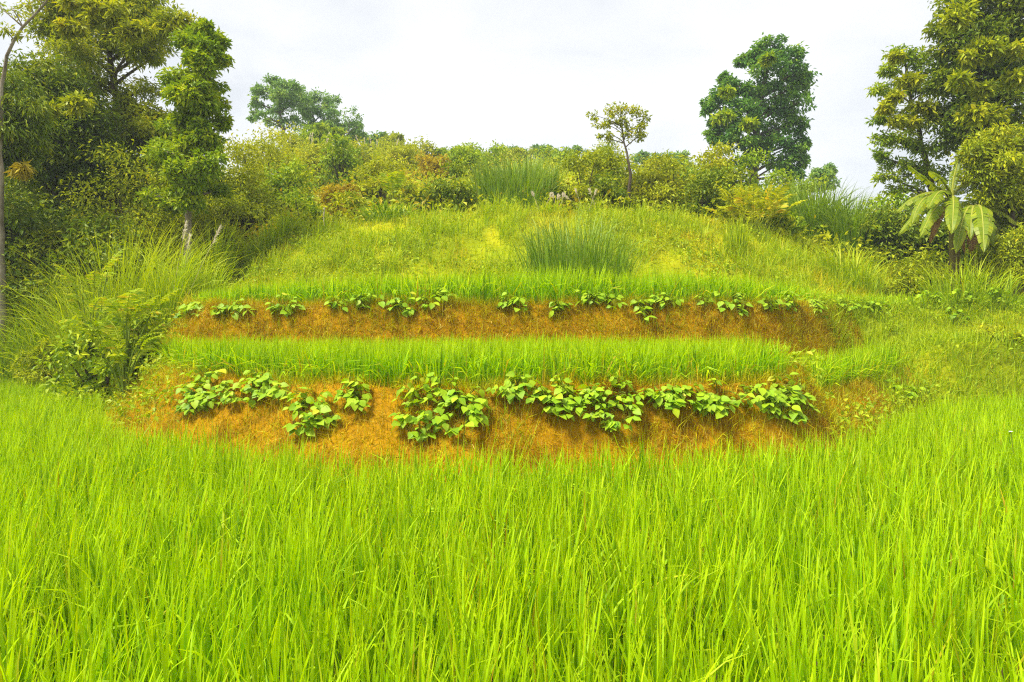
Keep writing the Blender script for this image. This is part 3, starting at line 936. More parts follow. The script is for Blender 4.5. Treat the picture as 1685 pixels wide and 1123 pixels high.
SH = [  # label, px, py_top, py_bottom, half width, distance, leaf, variant
    # understorey of the left wood
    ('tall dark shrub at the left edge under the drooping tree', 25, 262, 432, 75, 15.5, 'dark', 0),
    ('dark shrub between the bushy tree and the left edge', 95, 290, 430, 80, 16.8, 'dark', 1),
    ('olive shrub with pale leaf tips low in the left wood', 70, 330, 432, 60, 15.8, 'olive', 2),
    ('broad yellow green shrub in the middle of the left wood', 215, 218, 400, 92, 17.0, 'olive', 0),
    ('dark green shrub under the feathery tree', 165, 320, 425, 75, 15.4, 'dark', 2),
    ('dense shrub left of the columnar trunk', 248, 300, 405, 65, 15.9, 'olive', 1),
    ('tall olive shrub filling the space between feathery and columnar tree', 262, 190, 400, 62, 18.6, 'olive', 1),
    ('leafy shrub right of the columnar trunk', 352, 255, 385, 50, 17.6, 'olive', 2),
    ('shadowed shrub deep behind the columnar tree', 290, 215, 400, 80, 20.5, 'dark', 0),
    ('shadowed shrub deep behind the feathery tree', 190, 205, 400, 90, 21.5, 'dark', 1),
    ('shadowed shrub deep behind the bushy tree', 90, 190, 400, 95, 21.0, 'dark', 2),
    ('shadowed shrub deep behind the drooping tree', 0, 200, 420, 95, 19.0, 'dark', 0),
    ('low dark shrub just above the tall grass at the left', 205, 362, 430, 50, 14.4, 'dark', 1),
    # left half of the hill
    ('large yellow green shrub right of the columnar tree', 428, 212, 318, 62, 25.0, 'yellow', 0),
    ('olive shrub below the large yellow green one', 400, 300, 372, 52, 19.5, 'olive', 1),
    ('green shrub with dark heart right of the olive one', 470, 262, 345, 42, 22.5, 'green', 1),
    ('dark leafy shrub left of the pale stake', 498, 322, 374, 32, 18.3, 'green', 2),
    ('golden shrub under the skyline tree pair', 520, 238, 300, 45, 32.0, 'yellow', 1),
    ('narrow upright shrub wrapped in vines on the hill', 562, 222, 302, 24, 28.0, 'green', 0),
    ('golden tinged shrub right of the pale stake', 562, 298, 360, 36, 20.5, 'orange', 0),
    ('yellow shrub above the silvery grass clump', 630, 272, 335, 44, 23.0, 'yellow', 2),
    ('olive shrub left of the silvery grass clump', 585, 318, 366, 30, 18.8, 'olive', 0),
    ('yellow shrub high on the open hill', 660, 246, 296, 40, 34.0, 'yellow', 0),
    ('golden orange shrub on the open hill', 705, 262, 305, 34, 29.0, 'orange', 1),
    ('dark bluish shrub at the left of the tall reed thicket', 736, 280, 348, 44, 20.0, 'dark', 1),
    ('green shrub on the skyline above the dark bluish one', 752, 242, 290, 36, 33.0, 'green', 2),
    ('low green shrub on the skyline left of the reed thicket', 806, 248, 282, 28, 36.0, 'green', 1),
    ('yellow shrub right of the silvery grass clump', 690, 300, 352, 30, 20.5, 'yellow', 1),
    # around the slender tree
    ('dense olive shrub left of the slender trunk', 962, 258, 340, 38, 20.6, 'olive', 0),
    ('round shrub behind the slender trunk', 1008, 248, 338, 40, 21.6, 'olive', 2),
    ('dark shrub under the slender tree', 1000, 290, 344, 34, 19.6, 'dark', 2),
    ('yellow shrub right of the slender trunk', 1060, 285, 345, 28, 20.6, 'yellow', 2),
    # between the slender tree and the large tree
    ('yellow green shrub with shaded base right of the slender tree', 1105, 272, 348, 44, 20.6, 'yellow', 0),
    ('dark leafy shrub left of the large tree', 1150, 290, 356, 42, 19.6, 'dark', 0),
    ('tall yellow shrub against the foot of the large tree', 1182, 234, 330, 38, 23.0, 'yellow', 1),
    ('green shrub hugging the foot of the large tree', 1222, 262, 345, 40, 22.5, 'green', 0),
    ('olive shrub behind the feathery yellow plant', 1210, 300, 362, 34, 19.8, 'olive', 1),
    ('dark shrub right of the feathery yellow plant', 1272, 330, 388, 32, 18.6, 'green', 1),
    # around the banana plant
    ('dark shrub left of the banana plant', 1445, 315, 405, 44, 18.6, 'dark', 1),
    ('leafy green shrub touching the left banana leaves', 1420, 322, 390, 34, 19.5, 'green', 2),
    ('low yellow green bush at the foot of the banana plant', 1508, 378, 428, 34, 15.6, 'olive', 0),
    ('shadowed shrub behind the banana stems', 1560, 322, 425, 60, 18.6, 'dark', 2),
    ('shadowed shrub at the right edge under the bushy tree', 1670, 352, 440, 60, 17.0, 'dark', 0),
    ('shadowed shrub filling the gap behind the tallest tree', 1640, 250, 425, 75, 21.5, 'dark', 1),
    # left foreground thicket
    ('dense bush at the left end of the lower terrace', 165, 488, 612, 72, 11.6, 'green', 1),
    ('low dark bush left of the dense terrace bush', 85, 530, 618, 55, 13.6, 'olive', 2),
    ('pale leafy bush under the pinnate fronds', 222, 482, 590, 46, 10.5, 'green', 0),
    # right bank
    ('flat yellow green bush on the grassy bank at the right edge', 1640, 572, 612, 50, 12.4, 'yellow', 1),
    # skyline belt of the hill, left to right
    ('yellow shrub under the umbrella-crowned skyline tree', 455, 214, 275, 44, 36.0, 'yellow', 0),
    ('green shrub at the foot of the rounder skyline tree', 500, 212, 262, 34, 42.0, 'green', 0),
    ('golden shrub under the half bare skyline tree', 580, 226, 285, 36, 36.0, 'yellow', 2),
    ('golden shrub below the thin grey skyline tree', 640, 238, 285, 40, 42.0, 'yellow', 1),
    ('pale yellow shrub on the bare stretch of skyline', 690, 240, 285, 34, 44.0, 'yellow', 0),
    ('green shrub behind the left end of the reed thicket', 785, 246, 292, 34, 40.0, 'green', 0),
    ('olive shrub on the skyline behind the reed thicket', 850, 246, 292, 36, 46.0, 'olive', 1),
    ('green shrub on the skyline at the right end of the reed thicket', 920, 248, 296, 36, 42.0, 'green', 1),
    ('olive shrub on the skyline behind the shrubs of the slender tree', 985, 250, 300, 40, 36.0, 'olive', 0),
    ('yellow shrub behind the right side of the slender trunk', 1070, 268, 320, 40, 30.0, 'yellow', 1),
    ('green shrub in the dip between slender tree and large tree', 1128, 264, 320, 40, 31.0, 'green', 2),
    ('green shrub at the right foot of the large tree', 1300, 278, 345, 36, 26.0, 'green', 1),
    # right woodland floor
    ('bright leafy shrub between the open tree and the reeds', 1478, 300, 410, 44, 19.2, 'green', 0),
    ('olive shrub overlapping the right banana stem', 1652, 330, 432, 48, 15.7, 'olive', 2),
]
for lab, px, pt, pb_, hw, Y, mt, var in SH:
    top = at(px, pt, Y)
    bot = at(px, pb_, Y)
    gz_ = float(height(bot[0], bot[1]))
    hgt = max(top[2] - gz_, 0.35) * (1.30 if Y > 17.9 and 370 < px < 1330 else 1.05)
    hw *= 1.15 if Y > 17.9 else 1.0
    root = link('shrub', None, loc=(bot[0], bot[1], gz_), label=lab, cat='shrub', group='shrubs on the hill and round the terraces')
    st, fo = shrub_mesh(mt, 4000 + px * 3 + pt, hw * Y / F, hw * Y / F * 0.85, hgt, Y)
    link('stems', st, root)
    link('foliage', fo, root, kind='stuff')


# ------------------------------------------------------------------ tall grass clumps
def grass_clump(name, label, px, pt, pb_, hw, Y, mat, n, w, seed, lean=0.2, kap=0.9, plumes=0, group='tall grass clumps', depth=0.7, kind=None):
    rng = np.random.default_rng(seed)
    b0 = at(px, pb_, Y)
    k = Y / F
    a = rng.uniform(0, 2 * math.pi, n)
    r = np.sqrt(rng.uniform(0, 1, n))
    bx = b0[0] + r * np.cos(a) * hw * k * 0.85
    by = Y + r * np.sin(a) * hw * k * depth
    bz = height(bx, by)
    g0 = float(height(b0[0], Y))
    H = max(at(px, pt, Y)[2] - g0, 0.4)
    base = np.array([b0[0], Y, g0])
    L = H * rng.uniform(0.55, 1.15, n) * (1.05 - 0.25 * r)
    s = Soup()
    rnd = np.clip(rng.beta(2, 2.2, n) + 0.2 * (vn(bx * 2, by * 2, seed) - 0.5), 0, 1)
    s.add(*blades(np.stack([bx, by, bz - 0.03], -1) - base, L, w * rng.uniform(0.6, 1.3, n), a + rng.normal(0, 0.8, n), np.abs(rng.normal(0, lean, n)),
                  np.abs(rng.normal(kap, 0.5, n)), 7, rng, rnd, power=2.2, twist=0.5))
    o = link(name, s.mesh(name, M[mat]), loc=base, label=label, cat='grass', group=None if kind else group, kind=kind)
    for q in range(plumes):
        ps = Soup()
        p0 = np.array([rng.uniform(-.7, .7) * hw * k, rng.uniform(-.5, .1) * hw * k, 0])
        hh = H * rng.uniform(0.9, 1.08)
        tip = p0 + np.array([rng.normal(0, .28) * H, 0, hh])
        pts = bez(p0, (p0 + tip) / 2 + np.array([0, 0, .1]), tip, 8)
        v, f = tube(pts, np.full(8, 0.003 + 0.0001 * Y), 4)
        ps.add(v, f, np.zeros(len(f)))
        m = 70
        tt = rng.uniform(0.86, 1.0, m)
        pp = p0 + (tip - p0) * tt[:, None]
        dd = unit(tip - p0) + rng.normal(0, 0.3, (m, 3))
        lv, lf, lr = leaves(pp, dd, rand_dirs(m, rng), np.full(m, 0.07 + 0.001 * Y), np.full(m, 0.006 + 0.0002 * Y), rng.uniform(0, 1, m))
        ps.add(lv, lf, lr)
        link('plume', ps.mesh('plume', M['plume']), o)
    return o


grass_clump('tall_grass', 'dense clump of tall green grass standing on the slope above the top rice band', 950, 346, 447, 98, 13.1, 'reed', 1000, 0.021, 501, lean=0.14, kap=0.45)
grass_clump('tall_grass', 'narrow grass tuft left of the feathery yellow plant', 1212, 342, 402, 22, 15.5, 'tallgrass', 160, 0.018, 502, lean=0.12, kap=0.4)
grass_clump('reed_thicket', 'tall reed thicket on the hill between dark bush and slender tree', 850, 250, 345, 82, 21.0, 'reed', 1300, 0.034, 503, lean=0.12, kap=0.5)
grass_clump('reed_thicket', 'silvery reed thicket sloping down right of the large tree', 1345, 286, 390, 85, 20.0, 'reed', 1500, 0.032, 504, lean=0.2, kap=0.9, depth=0.5)
grass_clump('reed_thicket', 'lower end of silvery reeds next to the dark shrub by the banana', 1405, 318, 398, 40, 18.8, 'reed', 500, 0.030, 505, lean=0.2, kap=0.9)
grass_clump('silver_grass', 'silvery arching grass clump in the middle of the hill foot', 645, 316, 368, 46, 17.6, 'reed', 300, 0.03, 506, lean=0.35, kap=1.5)
grass_clump('silver_grass', 'grass clump with pinkish plumes below the tall reeds', 905, 322, 352, 26, 17.3, 'tallgrass', 160, 0.02, 507, plumes=7)
grass_clump('silver_grass', 'few grass plumes under the slender tree', 975, 318, 348, 18, 17.8, 'tallgrass', 90, 0.02, 508, plumes=4)
grass_clump('silver_grass', 'plumed grass on the skyline below the umbrella-crowned tree', 497, 226, 262, 28, 36.0, 'tallgrass', 180, 0.05, 509, plumes=7)
grass_clump('silver_grass', 'plumed grass on the skyline by the low green tree', 618, 232, 262, 26, 38.0, 'tallgrass', 180, 0.05, 510, plumes=7)
grass_clump('tall_grass', 'bright grass clump left of the dark shrub near the stake', 440, 345, 392, 45, 17.0, 'tallgrass', 320, 0.02, 511)
grass_clump('tall_grass', 'grass clump at the foot of the columnar trunk', 350, 348, 400, 40, 16.2, 'tallgrass', 300, 0.02, 512)
grass_clump('tall_grass', 'grass clump with white plumes in front of the columnar trunk', 262, 378, 470, 48, 12.8, 'tallgrass', 640, 0.013, 513, plumes=3, kap=1.1)
grass_clump('tall_grass', 'largest grass clump in front of the left wood', 180, 362, 470, 70, 13.4, 'tallgrass', 950, 0.013, 514, kap=0.9)
grass_clump('tall_grass', 'grass clump below the dark shrubs at the left edge', 75, 415, 520, 75, 15.0, 'tallgrass', 900, 0.013, 515, kap=1.0)
grass_clump('tall_grass', 'long arching grass at the far left edge above the front rice', 15, 455, 610, 75, 14.6, 'reed', 850, 0.013, 516, kap=1.3)
grass_clump('tall_grass', 'arching grass clump between the left edge and the dense terrace bush', 95, 465, 600, 60, 14.2, 'tallgrass', 650, 0.013, 517, kap=1.3)
grass_clump('tall_grass', 'grass clump on the slope left of the upper rice band', 325, 400, 455, 48, 13.6, 'tallgrass', 300, 0.016, 518, kap=1.0)
grass_clump('tall_grass', 'bright grass below the banana shrubs on the right', 1400, 395, 440, 60, 15.8, 'tallgrass', 380, 0.02, 519, kap=1.0)
grass_clump('tall_grass', 'low grass strip in front of the banana plant', 1590, 410, 450, 80, 14.6, 'tallgrass', 460, 0.018, 520, kap=1.0)

# pale stake on the hill foot
b = at(533, 366, 17.5)
b[2] = float(height(b[0], b[1]))
v, f = tube(np.array([[0, 0, -0.1], [0.01, 0, 0.25], [-0.01, 0, 0.5], [0.015, 0, at(533, 342, 17.5)[2] - b[2]]]), [0.022, 0.021, 0.02, 0.017], 7)
link('stake', mesh_np('stake', v, f, M['stake'], smooth=True), loc=b, label='thin pale wooden stake at the foot of the hill', cat='stake')


# ------------------------------------------------------------------ pinnate-leaved plants
def frond_mesh(nl, L, ll, lw, mat, seed, arch=0.9):
    rng = np.random.default_rng(seed)
    s = Soup()
    t = np.linspace(0, 1, 10)
    th = 0.25 + arch * t ** 1.5
    pts = np.concatenate([[[0, 0, 0]], np.cumsum(np.stack([np.sin(th[1:]) * L / 9, 0 * th[1:], np.cos(th[1:]) * L / 9], -1), 0)])
    v, f = tube(pts, np.linspace(0.008, 0.003, 10), 4)
    s.add(v, f, np.full(len(f), 0.6))
    tt = np.repeat(np.linspace(0.22, 0.98, nl), 2)
    sd_ = np.tile([1.0, -1.0], nl)
    P = np.stack([np.interp(tt, t, pts[:, i]) for i in range(3)], -1)
    ta = np.interp(tt, t, th)
    T = np.stack([np.sin(ta), 0 * ta, np.cos(ta)], -1)
    d = T * 0.45 + np.stack([0 * ta, sd_, 0 * ta - 0.15], -1) + rng.normal(0, 0.1, (2 * nl, 3))
    nr = np.stack([-np.cos(ta), 0 * ta, np.sin(ta)], -1)
    sc = np.sin(np.clip(tt * 2.9, 0.5, 2.75))
    lv, lf, lr = leaves(P, d, nr, ll * sc, lw * sc, np.clip(rng.normal(0.6, 0.2, 2 * nl), 0, 1))
    s.add(lv, lf, lr)
    return s.mesh('frond', M[mat])


def pinnate(label, px, pt, pb_, Y, mat, nf, seed, ll=0.13, L=0.6, spread=0.35):
    rng = np.random.default_rng(seed)
    b0 = at(px, pb_, Y)
    b0[2] = float(height(b0[0], Y))
    H = at(px, pt, Y)[2] - b0[2]
    root = link('pinnate_shrub', None, loc=b0, label=label, cat='shrub', group='plants with long pinnate fronds')
    st = Soup()
    me = [frond_mesh(10, L, ll, ll * 0.42, mat, seed + 1 + i, 0.7 + 0.3 * i) for i in range(3)]
    for i in range(nf):
        az = i * 2.4 + rng.normal(0, 0.3)
        c = np.array([math.cos(az), math.sin(az), 0]) * rng.uniform(0.1, 1) * spread
        c[2] = max(H - L * 0.75, 0.1) * rng.uniform(0.6, 1.05)
        v, f = tube(bez(np.zeros(3), np.array([c[0] * .2, c[1] * .2, c[2] * .6]), c, 6), np.linspace(0.016, 0.008, 6), 5)
        st.add(v, f, np.zeros(len(f)))
        o = link('frond', me[i % 3], root, loc=c)
        o.rotation_euler = (0, rng.normal(0.1, 0.15), az + rng.normal(0, .3))
    link('stem', st.mesh('stem', M['stem'], True), root)
    return root


pinnate('plant with pale green pinnate fronds above the left end of the terraces', 208, 470, 585, 10.2, 'weed', 18, 601, ll=0.17, L=0.62, spread=0.45)
pinnate('smaller pinnate plant in the tall grass at the left', 152, 418, 500, 11.8, 'weed', 12, 611, ll=0.15, L=0.55, spread=0.35)
pinnate('pinnate plant low against the dense bush at the left', 205, 535, 600, 9.9, 'weed', 9, 621, ll=0.15, L=0.5, spread=0.4)
pinnate('feathery yellow plant on the crest below the large tree', 1240, 312, 385, 17.6, 'yellow', 26, 631, ll=0.26, L=1.0, spread=0.7)
pinnate('pale pinnate sprig on the hill above the silvery grass', 645, 285, 335, 19.5, 'weed', 7, 641, ll=0.3, L=0.8, spread=0.3)


# ------------------------------------------------------------------ bean plants
def bean_leaf_mesh(seed):
    rng = np.random.default_rng(seed)
    rows = [(0.0, 0.03), (0.10, 0.26), (0.28, 0.40), (0.50, 0.37), (0.72, 0.23), (0.90, 0.09), (1.0, 0.01)]
    droop = rng.uniform(0.10, 0.3)
    fold = rng.uniform(0.10, 0.28)
    v = []
    for t, w in rows:
        z = -droop * t * t
        for sx in (-1, 0, 1):
            v.append((t, sx * w * rng.uniform(0.92, 1.05), z + abs(sx) * w * fold - (0.05 * w if sx else 0)))
    f = []
    for i in range(len(rows) - 1):
        for j in range(2):
            a = i * 3 + j
            f.append((a, a + 1, a + 4, a + 3))
    return mesh_np('leaf', np.array(v), np.array(f), M['bean'], np.full(len(f), 0.5), smooth=True)


BEAN = []
for i in range(10):
    me = bean_leaf_mesh(700 + i)
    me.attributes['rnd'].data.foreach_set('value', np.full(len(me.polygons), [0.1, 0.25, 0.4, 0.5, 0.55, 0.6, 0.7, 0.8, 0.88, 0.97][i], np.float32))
    BEAN.append(me)
from mathutils import Matrix, Vector


def ray_ground(px, py, lo=4.0, hi=20.0):
    yy = np.linspace(lo, hi, 1600)
    hit = CAMZ + (HOR - py) / F * yy < height((px - 842.5) / F * yy, yy)
    return float(yy[int(np.argmax(hit))]) if hit.any() else hi


def bean(label, px, py, hw, hh, dfun, wid, nleaf, ls, seed, group):
    rng = np.random.default_rng(seed)
    yy = np.linspace(4.0, 16.0, 1200)
    lip = yy[int(np.argmax(dfun((px - 842.5) / F * yy, yy) > wid * 0.92))]
    Y = min(ray_ground(px, py + 0.55 * hh), float(lip)) * 0.98
    c = at(px, py, Y)
    k = Y / F
    rx, rz = hw * k, hh * k
    ry = min(rx, 0.28)
    bx, by = c[0], c[1] + 0.14
    bz = float(height(bx, by))
    base = np.array([bx, by, bz])
    root = link('bean_plant', None, loc=base, label=label, cat='bean plant', group=group)
    st = Soup()
    ntri = max(nleaf // 3, 3)
    u = rand_dirs(ntri * 4, rng)
    u[:, 1] = -np.abs(u[:, 1]) * 0.9 + 0.25
    u = u[np.argsort(rng.uniform(0, 1, len(u)))][:ntri]
    pts = c + u * (rng.uniform(0.02, 1.0, ntri) ** 0.5)[:, None] * np.array([rx, ry, rz]) * 0.95
    foots = []
    for q in pts:
        for _ in range(14):
            g0 = float(height(q[0], q[1]))
            if q[2] - g0 < 0.22 or float(height(q[0], q[1] + 0.05)) - g0 < 0.012:
                break
            q[1] += 0.035
        q[2] = max(q[2], float(height(q[0], q[1])) + 0.04)
        fx = 0.55 * q[0] + 0.45 * bx + rng.normal(0, 0.03)
        fy = q[1] + 0.06 + rng.uniform(0, 0.05)
        foots.append(np.array([fx, fy, float(height(fx, fy)) - 0.01]))
    for q, ft in zip(pts, foots):
        m2 = (ft + q) / 2 + np.array([0, 0, 0.05])
        v, f = tube(bez(ft, m2, q, 6) - base, np.linspace(0.005, 0.0025, 6), 4)
        st.add(v, f, np.zeros(len(f)))
        out = unit((q - c) / np.array([rx, ry, rz]) + np.array([0, -0.25, 0.1]) + rng.normal(0, 0.2, 3))
        az0 = math.atan2(out[1], out[0])
        for j, da in enumerate((0, 1.35, -1.35)):
            az = az0 + da + rng.normal(0, 0.2)
            pitch = rng.normal(-0.42, 0.28)
            L = ls * rng.uniform(0.55, 1.25) * (1.05 if j == 0 else 0.92)
            X = np.array([math.cos(az) * math.cos(pitch), math.sin(az) * math.cos(pitch), math.sin(pitch)])
            N = unit(np.array([0, -0.35, 1.0]) + rng.normal(0, 0.28, 3))
            Yv = unit(np.cross(N, X))
            Z = np.cross(X, Yv)
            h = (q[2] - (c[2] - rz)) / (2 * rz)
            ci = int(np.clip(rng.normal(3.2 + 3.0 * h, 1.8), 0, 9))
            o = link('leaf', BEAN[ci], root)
            p = q - base + X * 0.02
            mat = Matrix(((X[0] * L, Yv[0] * L, Z[0] * L, p[0]), (X[1] * L, Yv[1] * L, Z[1] * L, p[1]), (X[2] * L, Yv[2] * L, Z[2] * L, p[2]), (0, 0, 0, 1)))
            o.matrix_basis = mat
    link('stem', st.mesh('stem', M['stem'], True), root)
    return root


B1 = [
    ('bean plant at the far left corner of the lower bank', 198, 608, 34, 26, 8.3, 36),
    ('wide low bean plant left on the lower bank', 322, 648, 62, 38, 6.75, 84),
    ('bean plant joined to the right of the wide low one', 420, 636, 38, 28, 6.55, 45),
    ('bean plant hanging above the dark hollow of the lower bank', 502, 682, 44, 40, 5.95, 57),
    ('small upright bean plant right of the dark hollow', 584, 655, 28, 32, 6.0, 30),
    ('tall bean plant trailing to the foot of the lower bank', 690, 676, 46, 52, 5.85, 63),
    ('bean plant with drooping right branch beside the trailing one', 758, 672, 40, 44, 5.9, 51),
    ('thin flat bean plant at the middle of the lower lip', 848, 643, 38, 20, 6.35, 33),
    ('round bean plant right of the thin flat one', 925, 660, 35, 36, 6.2, 57),
    ('loose bean plant with leaves hanging down the bank middle', 1012, 668, 52, 46, 6.3, 66),
    ('bean plant on the lip right of the loose hanging one', 1102, 658, 38, 26, 6.55, 45),
    ('narrow bean plant left of the biggest bean bush', 1185, 664, 37, 34, 6.6, 48),
    ('small bean plant filling between the wide low plant and its neighbour', 383, 652, 22, 18, 6.5, 10),
    ('small bean plant on the lip left of the dark hollow', 456, 646, 20, 16, 6.5, 9),
    ('small bean plant on the lip above the trailing pair', 732, 636, 24, 14, 6.5, 9),
    ('small bean plant left of the round bean plant', 884, 650, 18, 16, 6.5, 8),
    ('small bean plant between the round and the loose one', 968, 656, 18, 18, 6.5, 9),
    ('small bean plant right of the loose hanging one', 1060, 654, 18, 18, 6.5, 9),
    ('small bean plant left of the narrow bean plant', 1146, 654, 16, 18, 6.5, 8),
    ('small bean plant touching the left of the biggest bush', 1228, 656, 20, 20, 6.5, 10),
    ('biggest bean bush at the right end of the lower bank', 1294, 664, 70, 40, 6.75, 111),
]
for i, (lab, px, py, hw, hh, Y, nlf) in enumerate(B1):
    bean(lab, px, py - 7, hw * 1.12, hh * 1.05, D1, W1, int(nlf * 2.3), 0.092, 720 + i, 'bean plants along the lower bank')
B2 = [
    ('long bean row at the left end of the upper bank', 312, 515, 42, 16, 10.1, 39),
    ('bean plant ending the long left row on the upper bank', 378, 510, 36, 17, 10.0, 33),
    ('dense round bean plant below the left of the upper rice', 463, 508, 25, 19, 9.9, 30),
    ('tiny bean plant on the upper bank right of the dense round one', 549, 504, 14, 14, 9.9, 15),
    ('low bean plant on the upper lip before the leafy pair', 597, 497, 25, 15, 9.95, 21),
    ('left plant of the leafy pair on the upper bank', 660, 503, 25, 22, 9.85, 30),
    ('right plant of the leafy pair on the upper bank', 713, 494, 30, 16, 9.95, 27),
    ('lone bean plant at the centre of the upper bank', 850, 501, 24, 20, 9.9, 27),
    ('small bean plant hanging right of the centre one', 922, 511, 17, 21, 9.85, 18),
    ('tall pale bean plant against the upper rice', 975, 490, 24, 20, 10.05, 27),
    ('bean plant touching the tall pale one', 1006, 498, 20, 14, 10.0, 18),
    ('bean plant hanging lowest on the upper bank right of centre', 1060, 516, 18, 21, 9.95, 21),
    ('spreading bean plant right of the lowest hanging one', 1110, 498, 30, 15, 10.1, 27),
    ('small bean plant on the lip between two spreading ones', 1167, 497, 12, 13, 10.15, 12),
    ('bean plant with a drooping tail on the upper bank', 1210, 502, 24, 23, 10.15, 30),
    ('bean plant starting the right-hand row of the upper bank', 1272, 502, 20, 17, 10.25, 21),
    ('middle bean plant of the right-hand upper row', 1308, 500, 20, 18, 10.35, 24),
    ('bean plant at the bend of the upper bank', 1350, 512, 22, 19, 10.45, 27),
    ('pale bean plant just past the bend of the upper bank', 1400, 506, 26, 12, 10.9, 21),
    ('flat bean plant trailing right of the bend', 1450, 508, 26, 11, 11.6, 21),
    ('lone big-leaved bean plant on the right grassy bank', 1588, 524, 24, 18, 12.6, 18),
    ('bean plant on the far right upper lip beside the rice', 1548, 492, 26, 9, 13.6, 18),
    ('bean plant on the far right upper lip, next to last', 1605, 489, 28, 9, 13.8, 18),
    ('bean plant on the upper lip at the right edge', 1662, 487, 28, 9, 13.9, 18),
    ('bean plant in the weeds below the small rice plot', 1495, 650, 30, 18, 9.2, 21),
]
for i, (lab, px, py, hw, hh, Y, nlf) in enumerate(B2):
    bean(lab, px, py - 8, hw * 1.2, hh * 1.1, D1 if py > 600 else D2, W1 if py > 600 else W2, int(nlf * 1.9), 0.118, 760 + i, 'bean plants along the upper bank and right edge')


# ------------------------------------------------------------------ banana plant
def banana_leaf(p0, p1, p2, width, mat, seed, tear=0.5):
    rng = np.random.default_rng(seed)
    n = 26
    c = bez(p0, p1, p2, n)
    t = np.linspace(0, 1, n)
    T = unit(np.gradient(c, axis=0))
    side = unit(np.cross(T, np.array([0.05, -0.25, 1.0])))
    side = unit(side + 0.15 * np.array([1, 0, 0]))
    up = np.cross(side, T)
    prof = width * 0.5 * np.clip(np.sin(np.clip(t * 1.12 - 0.10, 0, 1) * math.pi) ** 0.55, 0, 1)
    s = Soup()
    v, f = tube(c, np.linspace(0.035, 0.006, n), 5)
    s.add(v, f, np.full(len(f), 0.95))
    for sg in (-1, 1):
        sag = rng.uniform(0.25, 0.5)
        shift = 0
        for i in range(2, n - 1):
            if rng.uniform() < tear:
                shift = rng.normal(0, 0.10)
                sag = rng.uniform(0.15, 0.9)
            row = []
            for (a, tw) in ((i, 0), (i + 1, -0.04)):
                a = min(a, n - 1)
                w = prof[a] * (0.93 + 0.1 * rng.uniform())
                o0 = c[a]
                o1 = c[a] + side[a] * sg * w * 0.5 - np.array([0, 0, 1]) * w * sag * 0.25 + T[a] * (shift * 0.4 + tw) * w + up[a] * 0.02
                o2 = c[a] + side[a] * sg * w * (1 - 0.25 * sag) - np.array([0, 0, 1]) * w * sag * 0.85 + T[a] * (shift + tw) * w
                row.append((o0, o1, o2))
            vv = np.array([row[0][0], row[0][1], row[0][2], row[1][2], row[1][1], row[1][0]])
            s.add(vv, np.array([[0, 1, 4, 5], [1, 2, 3, 4]]), np.array([0.35 + 0.2 * rng.uniform(), 0.4 + 0.35 * rng.uniform()]))
    return s.mesh('leaf', M[mat])


M['banana'] = leaf_mat('banana_leaf', [(0.0, (0.08, 0.14, 0.006)), (0.45, (0.19, 0.27, 0.008)), (0.75, (0.34, 0.38, 0.012)), (0.95, (0.42, 0.44, 0.06))], trans=0.38, rough=0.45, spec=0.25)
M['deadleaf'] = leaf_mat('dead_banana_leaf', [(0.0, (0.10, 0.05, 0.02)), (0.5, (0.24, 0.12, 0.04)), (1.0, (0.40, 0.24, 0.09))], trans=0.2, rough=0.7)
M['pstem'] = solid_mat('banana_stem', [(0.3, (0.10, 0.07, 0.03)), (0.5, (0.22, 0.17, 0.06)), (0.7, (0.26, 0.27, 0.07))], scale=3, stretch=(2, 2, 0.3), bump=0.3)
BY = 16.4


def banana(label, stem_px, crown, lv, seed):
    b0 = at(stem_px, 418, BY)
    b0[2] = float(height(b0[0], BY))
    c = at(crown[0], crown[1], BY)
    root = link('banana_plant', None, loc=b0, label=label, cat='banana plant', group='banana plants')
    pts = bez(b0 + np.array([0, 0, -.1]), (b0 + c) / 2 + np.array([0.05, 0, 0]), c, 10) - b0
    v, f = tube(pts, np.linspace(0.16, 0.08, 10), 10)
    link('stem', mesh_np('stem', v, f, M['pstem'], smooth=True), root)
    for i, (cpx, cpy, cdy, tpx, tpy, tdy, w, mt) in enumerate(lv):
        p1 = at(cpx, cpy, BY + cdy)
        p2 = at(tpx, tpy, BY + tdy)
        o = link('leaf', banana_leaf(c - b0, p1 - b0, p2 - b0, w, mt, seed + i, tear=0.55 if mt == 'banana' else 0.85), root)
        if mt == 'deadleaf':
            o['label'] = 'withered brown leaf'


banana('banana plant with torn leaves fanning left at the foot of the right trees', 1572, (1566, 325), [
    (1535, 305, -.3, 1492, 272, -.6, 0.40, 'banana'),
    (1568, 285, .1, 1583, 250, .2, 0.26, 'banana'),
    (1552, 290, -.3, 1528, 282, -.8, 0.36, 'banana'),
    (1548, 295, -.8, 1527, 345, -1.3, 0.40, 'banana'),
    (1518, 300, .2, 1474, 352, .1, 0.34, 'banana'),
    (1515, 300, -.5, 1500, 372, -.8, 0.34, 'banana'),
    (1520, 330, -.2, 1478, 388, -.5, 0.33, 'banana'),
    (1540, 325, -.9, 1514, 392, -1.3, 0.36, 'banana'),
    (1572, 312, -1.2, 1566, 386, -1.6, 0.41, 'banana'),
    (1582, 300, .4, 1606, 300, .9, 0.38, 'banana'),
    (1545, 340, -.2, 1530, 402, -.4, 0.22, 'deadleaf'),
    (1578, 360, -.3, 1588, 418, -.5, 0.22, 'deadleaf'),
], 800)
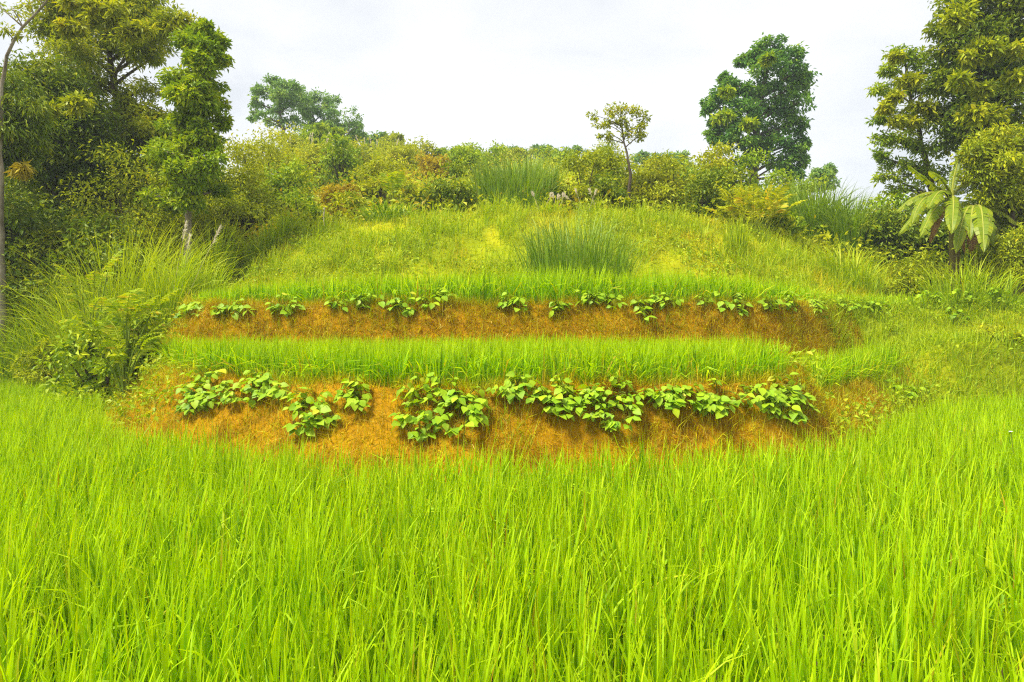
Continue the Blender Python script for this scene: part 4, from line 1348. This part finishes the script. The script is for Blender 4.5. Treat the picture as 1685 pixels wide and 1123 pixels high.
banana('banana plant with broad hanging leaves right of the torn one', 1612, (1606, 345), [
    (1588, 318, -.9, 1573, 418, -1.4, 0.38, 'banana'),
    (1598, 322, -1.0, 1597, 396, -1.3, 0.31, 'banana'),
    (1618, 315, -1.2, 1619, 416, -1.7, 0.46, 'banana'),
    (1628, 325, -.6, 1634, 405, -.9, 0.34, 'banana'),
    (1645, 335, -.2, 1682, 378, -.4, 0.34, 'banana'),
    (1600, 365, -.4, 1598, 420, -.5, 0.29, 'deadleaf'),
], 850)

# ------------------------------------------------------------------ small details
# white flower head on a stalk in the rice at the right edge
p = at(1663, 711, 6.2)
g = np.array([p[0] + 0.03, p[1], float(height(p[0], p[1]))])
s = Soup()
v, f = tube(bez(g, (g + p) / 2 + np.array([.03, 0, .05]), p, 8) - g, np.full(8, 0.004), 5)
root = link('wild_flower', None, loc=g, label='single small white flower on a thin stalk in the rice at the right', cat='flower')
link('stalk', mesh_np('stalk', v, f, M['stem'], smooth=True), root)
rg = np.random.default_rng(900)
a = np.linspace(0, 2 * math.pi, 9)[:-1]
d = np.stack([np.cos(a), np.sin(a), 0.35 + 0 * a], -1)
lv, lf, lr = leaves(np.repeat((p - g)[None], 8, 0), d, np.tile([0, -0.4, 1.0], (8, 1)), np.full(8, 0.018), np.full(8, 0.014), rg.uniform(0, 1, 8))
link('petals', mesh_np('petals', lv, lf, M['petal'], lr), root)

# dry twig lying on the lower bank
p0, p1 = at(630, 702, 5.95), at(645, 718, 5.8)
for q in (p0, p1):
    q[2] = float(height(q[0], q[1])) + 0.03
v, f = tube(bez(p0, (p0 + p1) / 2 + np.array([0.02, 0, .02]), p1, 7) - p0, [0.004, 0.008, 0.010, 0.009, 0.006, 0.003, 0.002], 6)
link('dry_husk', mesh_np('dry_husk', v, f, M['palebark'], smooth=True), loc=p0, label='pale dry husk lying on the lower bank left of the trailing bean', cat='husk')

# ------------------------------------------------------------------ air
hz = bpy.data.materials.new('haze_air')
hz.use_nodes = True
t = hz.node_tree
t.nodes.clear()
ho = t.nodes.new('ShaderNodeOutputMaterial')
pv = t.nodes.new('ShaderNodeVolumePrincipled')
pv.inputs['Color'].default_value = (0.80, 0.90, 1.0, 1)
pv.inputs['Density'].default_value = 0.0011
t.links.new(pv.outputs['Volume'], ho.inputs['Volume'])
x0, x1, y0, y1, z0, z1 = -150, 150, -140, 160, -2.0, 24.0
hv = np.array([[x0, y0, z0], [x1, y0, z0], [x1, y1, z0], [x0, y1, z0], [x0, y0, z1], [x1, y0, z1], [x1, y1, z1], [x0, y1, z1]])
hf = np.array([[0, 3, 2, 1], [4, 5, 6, 7], [0, 1, 5, 4], [1, 2, 6, 5], [2, 3, 7, 6], [3, 0, 4, 7]])
link('haze', mesh_np('haze', hv, hf, hz), kind='stuff')
